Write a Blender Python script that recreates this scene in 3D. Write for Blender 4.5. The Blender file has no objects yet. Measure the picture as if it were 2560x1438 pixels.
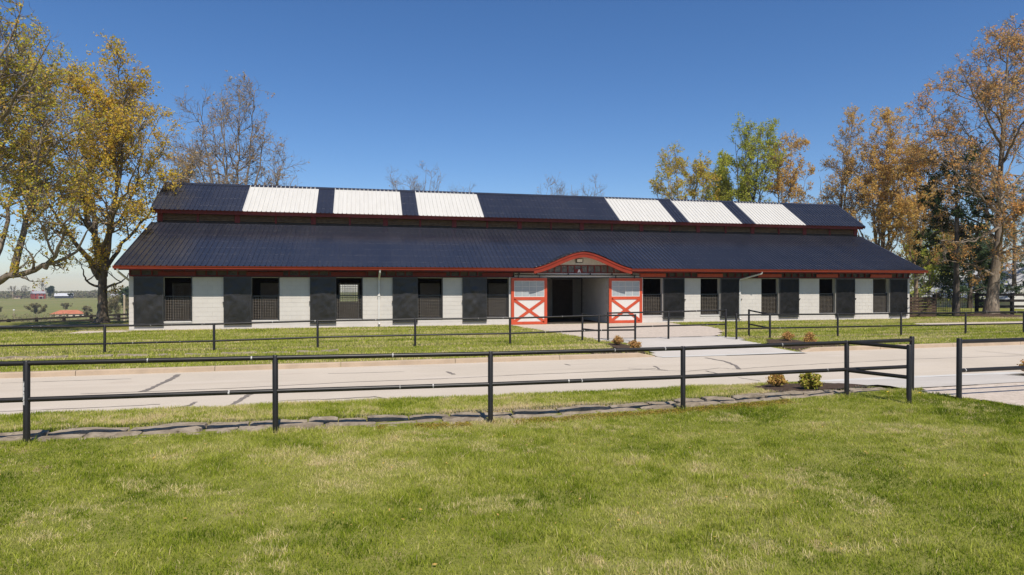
import bpy, math, random
import numpy as np
from mathutils import Vector

random.seed(7)
RNG = np.random.default_rng(11)
SC = bpy.context.scene
COL = SC.collection
R = math.radians

# ------------------------------------------------------------------ camera, sky, sun, exposure
YAW, CAM_H = 0.2319, 2.14
cam_data = bpy.data.cameras.new("camera")
cam_data.sensor_width = 36.0
cam_data.lens = 22.26
cam_data.clip_start = 0.1
cam_data.clip_end = 6000.0
cam = bpy.data.objects.new("camera", cam_data)
COL.objects.link(cam)
cam.location = (0, 0, CAM_H)
cam.rotation_euler = (math.pi / 2 - 0.0052, 0, -YAW)
SC.camera = cam

SUN_EL, SUN_AZ = R(52.5), R(-3.5)          # azimuth of the shadows, from +Y towards +X
world = bpy.data.worlds.new("World")
SC.world = world
world.use_nodes = True
wn = world.node_tree.nodes
wl = world.node_tree.links
wn.clear()
sky = wn.new("ShaderNodeTexSky")
sky.sky_type = 'NISHITA'
sky.sun_disc = False
sky.sun_elevation = SUN_EL
sky.sun_rotation = math.pi + SUN_AZ
sky.altitude = 200
sky.air_density = 1.0
sky.dust_density = 0.15
sky.ozone_density = 3.0
bg = wn.new("ShaderNodeBackground")
bg.inputs["Strength"].default_value = 0.09
wo = wn.new("ShaderNodeOutputWorld")
hsv = wn.new("ShaderNodeHueSaturation")       # a clear, strongly coloured spring sky, the same tint everywhere
hsv.inputs["Saturation"].default_value = 1.20
hsv.inputs["Value"].default_value = 0.96
tint = wn.new("ShaderNodeMix"); tint.data_type = 'RGBA'; tint.blend_type = 'MULTIPLY'; tint.inputs[0].default_value = 1.0
tint.inputs[7].default_value = (0.90, 0.93, 1.06, 1)
wl.new(sky.outputs[0], hsv.inputs["Color"])
wl.new(hsv.outputs[0], tint.inputs[6])
wl.new(tint.outputs[2], bg.inputs[0])
wl.new(bg.outputs[0], wo.inputs[0])

sun_data = bpy.data.lights.new("sun", 'SUN')
sun_data.energy = 4.4
sun_data.angle = R(0.53)
sun_data.color = (1.0, 0.93, 0.83)
sun = bpy.data.objects.new("sun", sun_data)
COL.objects.link(sun)
ce, se = math.cos(SUN_EL), math.sin(SUN_EL)
sun.rotation_euler = Vector((math.sin(SUN_AZ) * ce, math.cos(SUN_AZ) * ce, -se)).to_track_quat('-Z', 'Y').to_euler()
sun.location = (20, -40, 60)

SC.view_settings.view_transform = 'Standard'
SC.view_settings.look = 'None'
SC.view_settings.gamma = 1
SC.view_settings.exposure = 0.35
SC.view_settings.use_curve_mapping = False
SC.cycles.max_bounces = 6
SC.cycles.transparent_max_bounces = 8

# ------------------------------------------------------------------ materials
MATS = {}
def new_mat(name):
    m = bpy.data.materials.new(name); m.use_nodes = True
    nt = m.node_tree; nt.nodes.clear()
    out = nt.nodes.new("ShaderNodeOutputMaterial")
    MATS[name] = m
    return m, nt, out
def node(nt, t, **kw):
    n = nt.nodes.new(t)
    for k, v in kw.items():
        if k in n.inputs: n.inputs[k].default_value = v
        else: setattr(n, k, v)
    return n
def c4(c): return (c[0], c[1], c[2], 1.0)
def noise_fac(nt, scale, detail=4, lo=0.35, hi=0.65, coord=None, stretch=None, rough=0.55):
    co = coord or node(nt, "ShaderNodeNewGeometry").outputs["Position"]
    if stretch:
        mp = node(nt, "ShaderNodeMapping"); mp.inputs["Scale"].default_value = stretch
        nt.links.new(co, mp.inputs["Vector"]); co = mp.outputs[0]
    nz = node(nt, "ShaderNodeTexNoise", Scale=scale, Detail=detail, Roughness=rough)
    nt.links.new(co, nz.inputs["Vector"])
    mr = node(nt, "ShaderNodeMapRange"); mr.inputs["From Min"].default_value = lo; mr.inputs["From Max"].default_value = hi
    nt.links.new(nz.outputs["Fac"], mr.inputs["Value"])
    return mr.outputs[0], nz.outputs["Fac"]
def mix(nt, fac, a, b):
    m = node(nt, "ShaderNodeMix", data_type='RGBA')
    for s, v in ((m.inputs[0], fac), (m.inputs[6], a), (m.inputs[7], b)):
        if hasattr(v, "is_output"): nt.links.new(v, s)
        elif isinstance(v, (int, float)): s.default_value = v
        else: s.default_value = c4(v)
    return m.outputs[2]
def surf(name, a, b=None, scale=3.0, rough=0.6, spec=0.4, bump=0.0, bscale=None, metallic=0.0,
         layers=(), coord='pos', stretch=None, bdist=0.01, rvar=0.0):
    """principled surface: two colours mixed by noise, extra (colour, scale, lo, hi, amount[, stretch]) layers, noise bump"""
    m, nt, out = new_mat(name)
    p = node(nt, "ShaderNodeBsdfPrincipled")
    co = None
    if coord == 'obj': co = node(nt, "ShaderNodeTexCoord").outputs["Object"]
    fac, raw = noise_fac(nt, scale, coord=co, stretch=stretch)
    col = mix(nt, fac, a, b if b else a)
    for L in layers:
        f2, _ = noise_fac(nt, L[1], lo=L[2], hi=L[3], coord=co, stretch=L[5] if len(L) > 5 else None)
        ml = node(nt, "ShaderNodeMath", operation='MULTIPLY'); ml.inputs[1].default_value = L[4]
        nt.links.new(f2, ml.inputs[0]); ml.use_clamp = True
        col = mix(nt, ml.outputs[0], col, L[0])
    nt.links.new(col, p.inputs["Base Color"])
    p.inputs["Roughness"].default_value = rough
    p.inputs["Specular IOR Level"].default_value = spec
    p.inputs["Metallic"].default_value = metallic
    if rvar:
        mr = node(nt, "ShaderNodeMapRange"); mr.inputs["To Min"].default_value = rough - rvar; mr.inputs["To Max"].default_value = rough + rvar
        nt.links.new(raw, mr.inputs["Value"]); nt.links.new(mr.outputs[0], p.inputs["Roughness"])
    if bump:
        _, h = noise_fac(nt, bscale or scale * 4, detail=6, coord=co, stretch=stretch)
        bn = node(nt, "ShaderNodeBump", Strength=bump, Distance=bdist)
        nt.links.new(h, bn.inputs["Height"]); nt.links.new(bn.outputs[0], p.inputs["Normal"])
    nt.links.new(p.outputs[0], out.inputs[0])
    return m
def leafy(name, cols, trans=0.35, attr=None):
    """thin foliage: diffuse + translucent; colour picked per leaf from a ramp"""
    m, nt, out = new_mat(name)
    ramp = node(nt, "ShaderNodeValToRGB")
    el = ramp.color_ramp.elements
    el[0].color = c4(cols[0]); el[1].color = c4(cols[-1]); el[0].position = 0; el[1].position = 1
    for i, c in enumerate(cols[1:-1]):
        e = el.new((i + 1) / (len(cols) - 1)); e.color = c4(c)
    if attr:
        a = node(nt, "ShaderNodeAttribute", attribute_name=attr); nt.links.new(a.outputs["Fac"], ramp.inputs[0])
    else:
        g = node(nt, "ShaderNodeNewGeometry"); nt.links.new(g.outputs["Random Per Island"], ramp.inputs[0])
    d = node(nt, "ShaderNodeBsdfDiffuse"); t = node(nt, "ShaderNodeBsdfTranslucent")
    mx = node(nt, "ShaderNodeMixShader"); mx.inputs[0].default_value = trans
    for s in (d, t): nt.links.new(ramp.outputs[0], s.inputs["Color"])
    nt.links.new(d.outputs[0], mx.inputs[1]); nt.links.new(t.outputs[0], mx.inputs[2])
    nt.links.new(mx.outputs[0], out.inputs[0])
    return m

M = {}
M['white_block'] = surf('white_block', (.56, .525, .48), (.515, .48, .44), 1.3, .75, .25, .25, 60, layers=[((.42, .385, .34), 2.2, .6, .85, .5)])
M['mortar'] = surf('mortar', (.50, .465, .42), (.46, .43, .385), 2.0, .85, .2)
M['white_paint'] = surf('white_paint', (.60, .57, .53), (.55, .525, .49), 2.0, .55, .35)
M['cream_board'] = surf('cream_board', (.62, .59, .53), (.55, .52, .47), 2.0, .6, .3)
def navy_mat():
    m, nt, out = new_mat('navy_metal')
    p = node(nt, "ShaderNodeBsdfPrincipled", Roughness=.18); p.inputs["Specular IOR Level"].default_value = .65
    co = node(nt, "ShaderNodeNewGeometry").outputs["Position"]
    f1, raw = noise_fac(nt, .7, coord=co)
    c = mix(nt, f1, (.019, .021, .031), (.024, .0255, .036))
    rnd = node(nt, "ShaderNodeObjectInfo").outputs["Random"]
    mm = node(nt, "ShaderNodeMath", operation='MULTIPLY'); mm.inputs[1].default_value = .18; nt.links.new(rnd, mm.inputs[0])
    c = mix(nt, mm.outputs[0], c, (.050, .050, .060))
    f2, _ = noise_fac(nt, 3.0, lo=.55, hi=1.15, coord=co, stretch=(3, .25, .25))           # run-off streaks
    c = mix(nt, f2, c, (.060, .057, .058))
    f3, _ = noise_fac(nt, 26.0, lo=.735, hi=.75, coord=co)
    c = mix(nt, f3, c, (.45, .41, .36))                                                  # bird specks
    sep = node(nt, "ShaderNodeSeparateXYZ"); nt.links.new(co, sep.inputs[0])
    w = node(nt, "ShaderNodeMath", operation='FRACT'); d = node(nt, "ShaderNodeMath", operation='DIVIDE'); d.inputs[1].default_value = .76
    nt.links.new(sep.outputs[1], d.inputs[0]); nt.links.new(d.outputs[0], w.inputs[0])
    cmp_ = node(nt, "ShaderNodeMath", operation='LESS_THAN'); cmp_.inputs[1].default_value = .035; nt.links.new(w.outputs[0], cmp_.inputs[0])
    f4, _ = noise_fac(nt, 18.0, lo=.5, hi=.56, coord=co, stretch=(1, .05, .05))
    sc = node(nt, "ShaderNodeMath", operation='MULTIPLY'); nt.links.new(cmp_.outputs[0], sc.inputs[0]); nt.links.new(f4, sc.inputs[1])
    c = mix(nt, sc.outputs[0], c, (.085, .082, .085))                                    # rows of screws
    nt.links.new(c, p.inputs["Base Color"])
    mr = node(nt, "ShaderNodeMapRange"); mr.inputs["To Min"].default_value = .16; mr.inputs["To Max"].default_value = .24
    nt.links.new(raw, mr.inputs["Value"]); nt.links.new(mr.outputs[0], p.inputs["Roughness"])
    _, h = noise_fac(nt, 1.3, coord=co, stretch=(2.5, .6, .6)); b = node(nt, "ShaderNodeBump", Strength=.05, Distance=.05)
    nt.links.new(h, b.inputs["Height"]); nt.links.new(b.outputs[0], p.inputs["Normal"])
    nt.links.new(p.outputs[0], out.inputs[0]); return m
M['navy'] = navy_mat()
M['skylight'] = None
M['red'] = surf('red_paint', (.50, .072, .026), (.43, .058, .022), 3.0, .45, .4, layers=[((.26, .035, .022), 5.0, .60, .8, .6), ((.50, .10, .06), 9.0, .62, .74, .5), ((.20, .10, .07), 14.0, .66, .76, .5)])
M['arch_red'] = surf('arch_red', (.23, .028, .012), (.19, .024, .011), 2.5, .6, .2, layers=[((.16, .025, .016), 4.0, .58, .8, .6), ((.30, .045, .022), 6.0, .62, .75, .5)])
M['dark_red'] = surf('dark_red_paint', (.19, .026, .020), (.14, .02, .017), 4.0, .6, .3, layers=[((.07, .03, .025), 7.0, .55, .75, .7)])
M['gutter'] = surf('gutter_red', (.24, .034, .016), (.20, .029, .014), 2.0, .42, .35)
M['louver'] = surf('louver_wood', (.27, .175, .10), (.19, .12, .07), 6.0, .7, .2)
M['rubber'] = surf('black_door_cloth', (.013, .0125, .0125), (.026, .024, .023), 1.5, .42, .42, .35, 9, layers=[((.10, .095, .09), 14, .70, .76, .5)], bdist=.02)
M['rubber_right'] = surf('black_door_rubber', (.007, .007, .007), (.013, .012, .012), 2.5, .6, .22, .2, 10, layers=[((.08, .075, .07), 16, .71, .77, .4)])
M['black_metal'] = surf('black_metal', (.020, .019, .019), (.032, .03, .029), 5.0, .42, .5)
M['grille'] = surf('grille_metal', (.26, .22, .18), (.19, .16, .13), 6.0, .45, .5)
M['galv'] = surf('galvanised_post', (.34, .32, .29), (.27, .25, .23), 5.0, .5, .4)
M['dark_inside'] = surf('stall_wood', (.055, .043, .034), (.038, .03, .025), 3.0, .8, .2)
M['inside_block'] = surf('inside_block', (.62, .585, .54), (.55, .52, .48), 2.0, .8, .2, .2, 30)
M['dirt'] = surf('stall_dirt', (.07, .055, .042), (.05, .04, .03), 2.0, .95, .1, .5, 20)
M['brown_door'] = surf('brown_door', (.12, .085, .06), (.09, .065, .045), 3.0, .6, .3)
M['spout'] = surf('downspout_white', (.66, .64, .60), (.58, .56, .53), 2.0, .45, .4)
M['lamp_glass'] = surf('lamp_glass', (.72, .70, .62), (.66, .64, .58), 6.0, .2, .5)
M['letter'] = surf('letter_white', (.78, .78, .78), (.72, .72, .72), 6.0, .5, .4)
M['pane'] = surf('door_pane', (.34, .365, .375), (.29, .32, .335), 3.0, .12, .5)
M['kerb'] = surf('kerb_concrete', (.43, .33, .235), (.36, .275, .195), 2.0, .9, .15, .3, 40, layers=[((.22, .18, .14), 3.0, .55, .8, .5)])
M['road'] = surf('road_surface', (.535, .465, .375), (.49, .425, .34), .35, .92, .15, .35, 90,
                 layers=[((.41, .345, .275), .55, .56, .8, .55, (.12, 2.6, 1)), ((.40, .32, .26), 1.1, .62, .85, .45, (1, 4, 1)), ((.62, .55, .48), .6, .55, .8, .5, (.4, 2.5, 1)), ((.38, .32, .265), 38, .55, .72, .5), ((.36, .28, .22), .9, .66, .8, .55, (.5, 2.2, 1))])
M['crack'] = surf('crack_seal', (.16, .14, .122), (.22, .19, .165), 9, .85, .2)
M['concrete'] = surf('concrete', (.53, .485, .43), (.485, .445, .39), .8, .9, .15, .15, 60,
                     layers=[((.36, .33, .29), 1.7, .58, .8, .4, (1, 3, 1)), ((.54, .51, .47), 2.5, .58, .8, .4, (.5, 3, 1))])
M['concrete_pale'] = surf('concrete_pale', (.56, .54, .50), (.50, .48, .44), 2, .9, .15)
M['aggregate'] = surf('exposed_aggregate', (.56, .475, .395), (.45, .38, .31), 9.0, .95, .1, .7, 70,
                      layers=[((.25, .205, .16), 32, .56, .70, .6), ((.60, .54, .47), 26, .60, .72, .5)])
M['asphalt'] = surf('asphalt', (.13, .125, .12), (.17, .16, .15), 3.0, .9, .15, .3, 60)
M['mulch'] = surf('mulch', (.115, .078, .055), (.065, .045, .033), 22.0, .95, .1, 1.0, 45, layers=[((.24, .17, .12), 30, .62, .75, .7)], bdist=.04)
M['soil'] = surf('bare_soil', (.40, .31, .21), (.30, .23, .15), 6.0, .95, .1, .6, 40)
M['stone'] = surf('limestone', (.205, .165, .118), (.29, .24, .18), 3.5, .9, .15, .6, 18,
                  layers=[((.11, .085, .06), 6, .54, .72, .8), ((.42, .365, .295), 9, .60, .75, .6), ((.07, .055, .04), 11, .60, .70, .8, (1, 2.5, 1)), ((.16, .145, .08), 4, .62, .8, .35)], bdist=.03)
M['bark'] = surf('bark', (.25, .20, .15), (.14, .11, .083), 5.0, .95, .1, 1.0, 14, stretch=(1, 1, .25), bdist=.06,
                 layers=[((.36, .305, .24), 2.5, .55, .75, .7)])
M['bark_tan'] = surf('bark_tan', (.33, .235, .15), (.21, .15, .10), 5.0, .95, .1, .8, 14, stretch=(1, 1, .3), bdist=.05)
M['bark_grey'] = surf('bark_grey', (.26, .215, .175), (.165, .135, .11), 5.0, .95, .1, .8, 14, stretch=(1, 1, .3), bdist=.05)
M['bark_dark'] = surf('bark_dark', (.15, .12, .095), (.085, .07, .056), 5.0, .95, .1, .8, 14, stretch=(1, 1, .3), bdist=.05)
M['fence_board'] = surf('fence_board', (.022, .018, .016), (.036, .030, .026), 4.0, .75, .2)
M['brown_board'] = surf('brown_board', (.085, .055, .038), (.055, .036, .026), 5.0, .8, .2, stretch=(.3, .3, 3))
M['pale_roof'] = surf('pale_metal_roof', (.56, .56, .57), (.50, .50, .51), 2.0, .45, .5)
M['brick'] = surf('house_brick', (.33, .065, .045), (.27, .055, .04), .6, .85, .2)
M['tile_orange'] = surf('orange_roof', (.46, .17, .095), (.38, .13, .07), .6, .8, .2)
M['cream_wall'] = surf('cream_wall', (.62, .56, .44), (.56, .50, .40), .8, .85, .2)
M['grey_roof'] = surf('grey_roof', (.36, .35, .36), (.30, .29, .30), .8, .8, .2)
M['dark_window'] = surf('dark_window', (.03, .035, .045), (.04, .045, .055), 1.0, .1, .5)
M['pole_wood'] = surf('pole_wood', (.42, .34, .24), (.36, .29, .2), 3.0, .85, .2)
M['yellow'] = surf('dandelion_yellow', (.75, .48, .01), (.8, .55, .03), 30, .8, .2)

# pipe rails: black paint with short pale scrapes across the pipe
def rail_mat():
    m, nt, out = new_mat('pipe_black')
    p = node(nt, "ShaderNodeBsdfPrincipled", Roughness=.42)
    p.inputs["Specular IOR Level"].default_value = .38
    co = node(nt, "ShaderNodeNewGeometry").outputs["Position"]
    f1, _ = noise_fac(nt, 4.0, coord=co)
    base = mix(nt, f1, (.010, .0085, .007), (.017, .0145, .012))
    fd, _ = noise_fac(nt, 40.0, lo=.66, hi=.74, coord=co)
    base = mix(nt, fd, base, (.04, .035, .03))
    sep = node(nt, "ShaderNodeSeparateXYZ"); nt.links.new(co, sep.inputs[0])
    n1 = node(nt, "ShaderNodeTexNoise", noise_dimensions='1D', Scale=14.0, Detail=1.0)
    zr = node(nt, "ShaderNodeMath", operation='SNAP'); zr.inputs[1].default_value = .3; nt.links.new(sep.outputs[2], zr.inputs[0])
    ws = node(nt, "ShaderNodeMath", operation='MULTIPLY_ADD'); ws.inputs[1].default_value = 41.7; nt.links.new(zr.outputs[0], ws.inputs[0]); nt.links.new(sep.outputs[0], ws.inputs[2])
    nt.links.new(ws.outputs[0], n1.inputs["W"])
    mr = node(nt, "ShaderNodeMapRange"); mr.inputs["From Min"].default_value = .795; mr.inputs["From Max"].default_value = .81
    nt.links.new(n1.outputs["Fac"], mr.inputs["Value"])
    f3, _ = noise_fac(nt, 60.0, lo=.40, hi=.5, coord=co)
    mm = node(nt, "ShaderNodeMath", operation='MULTIPLY'); nt.links.new(mr.outputs[0], mm.inputs[0]); nt.links.new(f3, mm.inputs[1])
    col = mix(nt, mm.outputs[0], base, (.55, .53, .5))
    nt.links.new(col, p.inputs["Base Color"]); nt.links.new(p.outputs[0], out.inputs[0])
    return m
M['pipe'] = rail_mat()

# white fibreglass skylight sheet: diffuse with some light let through
def skylight_mat():
    m, nt, out = new_mat('skylight_sheet')
    f, _ = noise_fac(nt, 1.5, stretch=(3, .6, .6))
    col = mix(nt, f, (.68, .66, .61), (.64, .62, .57))
    d = node(nt, "ShaderNodeBsdfPrincipled", Roughness=.4); t = node(nt, "ShaderNodeBsdfTranslucent")
    mx = node(nt, "ShaderNodeMixShader"); mx.inputs[0].default_value = .2
    nt.links.new(col, d.inputs["Base Color"]); nt.links.new(col, t.inputs["Color"])
    nt.links.new(d.outputs[0], mx.inputs[1]); nt.links.new(t.outputs[0], mx.inputs[2]); nt.links.new(mx.outputs[0], out.inputs[0])
    return m
M['skylight'] = skylight_mat()

# crumpled plastic sheet behind the small frieze panes
M['plastic'] = surf('plastic_sheet', (.085, .075, .07), (.16, .145, .135), 5.0, .25, .5, 1.0, 7.0, layers=[((.34, .32, .30), 6.0, .60, .68, .7, (3, 1, .8))], bdist=.08)
M['dark_pane'] = surf('dirty_pane', (.035, .028, .024), (.075, .062, .052), 4.0, .35, .5, .8, 8.0, layers=[((.22, .19, .165), 7.0, .64, .72, .5)], bdist=.06)

# leaves
M['leaf_gold'] = leafy('leaf_gold', [(.58, .48, .06), (.72, .56, .07), (.78, .54, .09), (.72, .42, .10), (.64, .57, .07)], .55)
M['leaf_olive'] = leafy('leaf_olive', [(.48, .47, .06), (.62, .56, .07), (.70, .51, .10), (.68, .41, .12), (.54, .55, .06)], 0.55)
M['leaf_rust'] = leafy('leaf_rust', [(.70, .34, .13), (.78, .40, .14), (.68, .42, .13), (.78, .50, .22), (.56, .42, .12)], 0.55)
M['leaf_bud'] = leafy('leaf_bud', [(.62, .36, .26), (.52, .38, .24), (.58, .43, .26), (.46, .42, .18)], 0.5)
M['leaf_green'] = leafy('leaf_green', [(.36, .41, .05), (.46, .50, .07), (.54, .55, .10), (.54, .47, .11)], 0.55)
M['leaf_tan'] = leafy('leaf_tan', [(.74, .47, .17), (.80, .51, .17), (.70, .48, .15), (.64, .50, .13)], 0.55)
M['needle'] = leafy('needle_green', [(0.026, 0.044, 0.021), (0.042, 0.065, 0.026), (0.058, 0.081, 0.029), (0.034, 0.055, 0.026)], .15)
M['needle_blue'] = leafy('needle_spruce', [(0.045, 0.075, 0.045), (0.068, 0.105, 0.06), (0.09, 0.112, 0.053)], .15)
M['shrub_green'] = leafy('shrub_green', [(0.208, 0.247, 0.026), (0.312, 0.338, 0.039), (0.442, 0.39, 0.078), (0.52, 0.351, 0.13), (0.247, 0.273, 0.026)], .3)
M['shrub_gold'] = leafy('shrub_gold', [(0.442, 0.325, 0.065), (0.546, 0.351, 0.104), (0.585, 0.312, 0.13), (0.364, 0.338, 0.065)], .3)
M['shrub_rust'] = leafy('shrub_rust', [(0.52, 0.312, 0.117), (0.572, 0.299, 0.13), (0.468, 0.286, 0.091), (0.429, 0.351, 0.091)], .3)
M['brush'] = leafy('far_brush', [(0.195, 0.158, 0.105), (0.255, 0.21, 0.135), (0.225, 0.203, 0.09), (0.165, 0.173, 0.075)], .2)
M['wood_far'] = leafy('far_wood', [(0.195, 0.165, 0.12), (0.24, 0.203, 0.143), (0.18, 0.188, 0.09), (0.15, 0.158, 0.09)], .2)
M['grass'] = leafy('grass_blade', [(.075, .120, .010), (.18, .245, .018), (.33, .37, .042), (.47, .48, .105), (.67, .57, .27), (.80, .63, .40)], .42, 'tint')
M['weed'] = leafy('weed_leaf', [(.20, .17, .02), (.30, .24, .025), (.36, .25, .06), (.30, .19, .08)], .3)

# bare ground below the blades, pasture further out
def ground_mat():
    m, nt, out = new_mat('ground_turf')
    p = node(nt, "ShaderNodeBsdfPrincipled", Roughness=.95); p.inputs["Specular IOR Level"].default_value = .1
    co = node(nt, "ShaderNodeNewGeometry").outputs["Position"]
    f1, _ = noise_fac(nt, 9.0, coord=co)
    c = mix(nt, f1, (.15, .16, .03), (.21, .21, .05))
    f2, _ = noise_fac(nt, .9, lo=.5, hi=.75, coord=co)
    c = mix(nt, f2, c, (.24, .225, .07))
    f3, _ = noise_fac(nt, 1.6, lo=.62, hi=.72, coord=co)
    c = mix(nt, f3, c, (.34, .26, .13))
    # pasture far away: paler, drier
    sep = node(nt, "ShaderNodeSeparateXYZ"); nt.links.new(co, sep.inputs[0])
    mr = node(nt, "ShaderNodeMapRange"); mr.inputs["From Min"].default_value = 50; mr.inputs["From Max"].default_value = 120
    nt.links.new(sep.outputs[1], mr.inputs["Value"])
    f4, _ = noise_fac(nt, .018, coord=co, detail=6)
    past = mix(nt, f4, (.175, .185, .055), (.245, .215, .085))
    f5, _ = noise_fac(nt, .12, lo=.45, hi=.7, coord=co)
    past = mix(nt, f5, past, (.15, .17, .05))
    c = mix(nt, mr.outputs[0], c, past)
    nt.links.new(c, p.inputs["Base Color"])
    _, h = noise_fac(nt, 30.0, coord=co)
    b = node(nt, "ShaderNodeBump", Strength=.6, Distance=.03); nt.links.new(h, b.inputs["Height"]); nt.links.new(b.outputs[0], p.inputs["Normal"])
    nt.links.new(p.outputs[0], out.inputs[0])
    return m
M['ground'] = ground_mat()

# ------------------------------------------------------------------ mesh helpers
WLOC = {}
class MB:
    """collects vertices and faces in world coordinates"""
    def __init__(s): s.v = []; s.f = []
    def quad(s, a, b, c, d):
        n = len(s.v); s.v += [a, b, c, d]; s.f.append((n, n + 1, n + 2, n + 3)); return s
    def poly(s, pts):
        n = len(s.v); s.v += list(pts); s.f.append(tuple(range(n, n + len(pts)))); return s
    def box(s, x0, x1, y0, y1, z0, z1):
        n = len(s.v)
        s.v += [(x0, y0, z0), (x1, y0, z0), (x1, y1, z0), (x0, y1, z0), (x0, y0, z1), (x1, y0, z1), (x1, y1, z1), (x0, y1, z1)]
        s.f += [tuple(n + i for i in q) for q in ((0, 3, 2, 1), (4, 5, 6, 7), (0, 1, 5, 4), (1, 2, 6, 5), (2, 3, 7, 6), (3, 0, 4, 7))]
        return s
    def beam(s, p, q, w, h):
        """box from p to q, width w across (horizontal), height h"""
        p, q = Vector(p), Vector(q); d = (q - p).normalized()
        up = Vector((0, 0, 1)) if abs(d.z) < .95 else Vector((0, 1, 0))
        a = d.cross(up).normalized() * w / 2; b = a.cross(d).normalized() * h / 2
        n = len(s.v)
        for e in (p, q): s.v += [tuple(e - a - b), tuple(e + a - b), tuple(e + a + b), tuple(e - a + b)]
        s.f += [tuple(n + i for i in t) for t in ((0, 1, 2, 3), (7, 6, 5, 4), (0, 4, 5, 1), (1, 5, 6, 2), (2, 6, 7, 3), (3, 7, 4, 0))]
        return s
    def tube(s, pts, r, k=10, caps=True):
        pts = [Vector(p) for p in pts]; rs = r if isinstance(r, (list, tuple)) else [r] * len(pts)
        n = len(s.v); u = None
        for i, p in enumerate(pts):
            d = ((pts[min(i + 1, len(pts) - 1)] - pts[max(i - 1, 0)])).normalized()
            if u is None: u = d.orthogonal().normalized()
            u = (u - d * u.dot(d)).normalized(); w = d.cross(u)
            for j in range(k):
                a = 2 * math.pi * j / k
                s.v.append(tuple(p + (u * math.cos(a) + w * math.sin(a)) * rs[i]))
        for i in range(len(pts) - 1):
            for j in range(k):
                j2 = (j + 1) % k
                s.f.append((n + i * k + j, n + i * k + j2, n + (i + 1) * k + j2, n + (i + 1) * k + j))
        if caps:
            s.f.append(tuple(n + j for j in range(k))[::-1]); m = n + (len(pts) - 1) * k
            s.f.append(tuple(m + j for j in range(k)))
        return s
    def extrude(s, prof, a, b, axis='x'):
        """closed profile (y,z) swept along x from a to b"""
        n = len(s.v); k = len(prof)
        for x in (a, b): s.v += [(x, y, z) for y, z in prof]
        for j in range(k):
            j2 = (j + 1) % k; s.f.append((n + j, n + k + j, n + k + j2, n + j2))
        s.f.append(tuple(n + j for j in range(k))); s.f.append(tuple(n + k + j for j in range(k))[::-1])
        return s

def mesh_of(name, mb, m, off=(0, 0, 0), smooth=False):
    me = bpy.data.meshes.new(name)
    ox, oy, oz = off
    me.from_pydata([(x - ox, y - oy, z - oz) for x, y, z in mb.v], [], mb.f)
    if m: me.materials.append(m)
    if smooth:
        me.polygons.foreach_set("use_smooth", [True] * len(me.polygons))
        if hasattr(me, "set_sharp_from_angle"): me.set_sharp_from_angle(angle=R(40))
    me.update()
    return me
def link(name, data, parent=None, loc=(0, 0, 0)):
    o = bpy.data.objects.new(name, data); COL.objects.link(o)
    pl = WLOC.get(parent.name, (0, 0, 0)) if parent else (0, 0, 0)
    o.location = (loc[0] - pl[0], loc[1] - pl[1], loc[2] - pl[2])
    if parent: o.parent = parent
    WLOC[o.name] = tuple(loc)
    return o
def tag(o, label=None, cat=None, group=None, kind=None):
    if label: o["label"] = label
    if cat: o["category"] = cat
    if group: o["group"] = group
    if kind: o["kind"] = kind
    return o
def part(name, mb, m, parent=None, smooth=False, loc=None):
    """mesh object holding mb (world coordinates); origin at loc, default the parent's base"""
    if loc is None: loc = WLOC.get(parent.name, (0, 0, 0)) if parent else (0, 0, 0)
    return link(name, mesh_of(name, mb, M[m] if isinstance(m, str) else m, loc, smooth), parent, loc)
def thing(name, label, cat, loc, group=None):
    return tag(link(name, None, None, loc), label, cat, group)

def np_mesh(name, V, F, m, smooth=False, attr=None):
    """fast mesh from arrays: V (n,3), F (k, 3 or 4)"""
    me = bpy.data.meshes.new(name)
    F = np.asarray(F, dtype=np.int32); k = F.shape[1]
    me.vertices.add(len(V)); me.vertices.foreach_set("co", np.asarray(V, dtype=np.float32).ravel())
    me.loops.add(F.size); me.loops.foreach_set("vertex_index", F.ravel())
    me.polygons.add(len(F)); me.polygons.foreach_set("loop_start", np.arange(0, F.size, k, dtype=np.int32))
    if smooth: me.polygons.foreach_set("use_smooth", np.ones(len(F), dtype=bool))
    if attr is not None:
        a = me.attributes.new("tint", 'FLOAT', 'POINT'); a.data.foreach_set("value", np.asarray(attr, dtype=np.float32))
    me.materials.append(m)
    me.update(calc_edges=True)
    return me

def vnoise(x, y, seed=0):
    """smooth value noise in 0..1"""
    xi = np.floor(x).astype(np.int64); yi = np.floor(y).astype(np.int64)
    fx = x - xi; fy = y - yi; fx = fx * fx * (3 - 2 * fx); fy = fy * fy * (3 - 2 * fy)
    def h(a, b):
        n = (a * 374761393 + b * 668265263 + seed * 974711) & 0x7fffffff
        n = ((n ^ (n >> 13)) * 1274126177) & 0x7fffffff
        return ((n ^ (n >> 16)) & 0xffff) / 65535.0
    return (h(xi, yi) * (1 - fx) + h(xi + 1, yi) * fx) * (1 - fy) + (h(xi, yi + 1) * (1 - fx) + h(xi + 1, yi + 1) * fx) * fy
def fbm(x, y, seed=0): return .55 * vnoise(x, y, seed) + .28 * vnoise(2.1 * x, 2.1 * y, seed + 5) + .17 * vnoise(4.3 * x, 4.3 * y, seed + 9)
def sstep(a, b, x): t = np.clip((x - a) / (b - a), 0, 1); return t * t * (3 - 2 * t)
def inpoly(x, y, poly):
    r = np.zeros(x.shape, bool); n = len(poly)
    for i in range(n):
        x1, y1 = poly[i]; x2, y2 = poly[(i + 1) % n]
        c = ((y1 > y) != (y2 > y)) & (x < (x2 - x1) * (y - y1) / ((y2 - y1) or 1e-9) + x1)
        r ^= c
    return r

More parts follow.
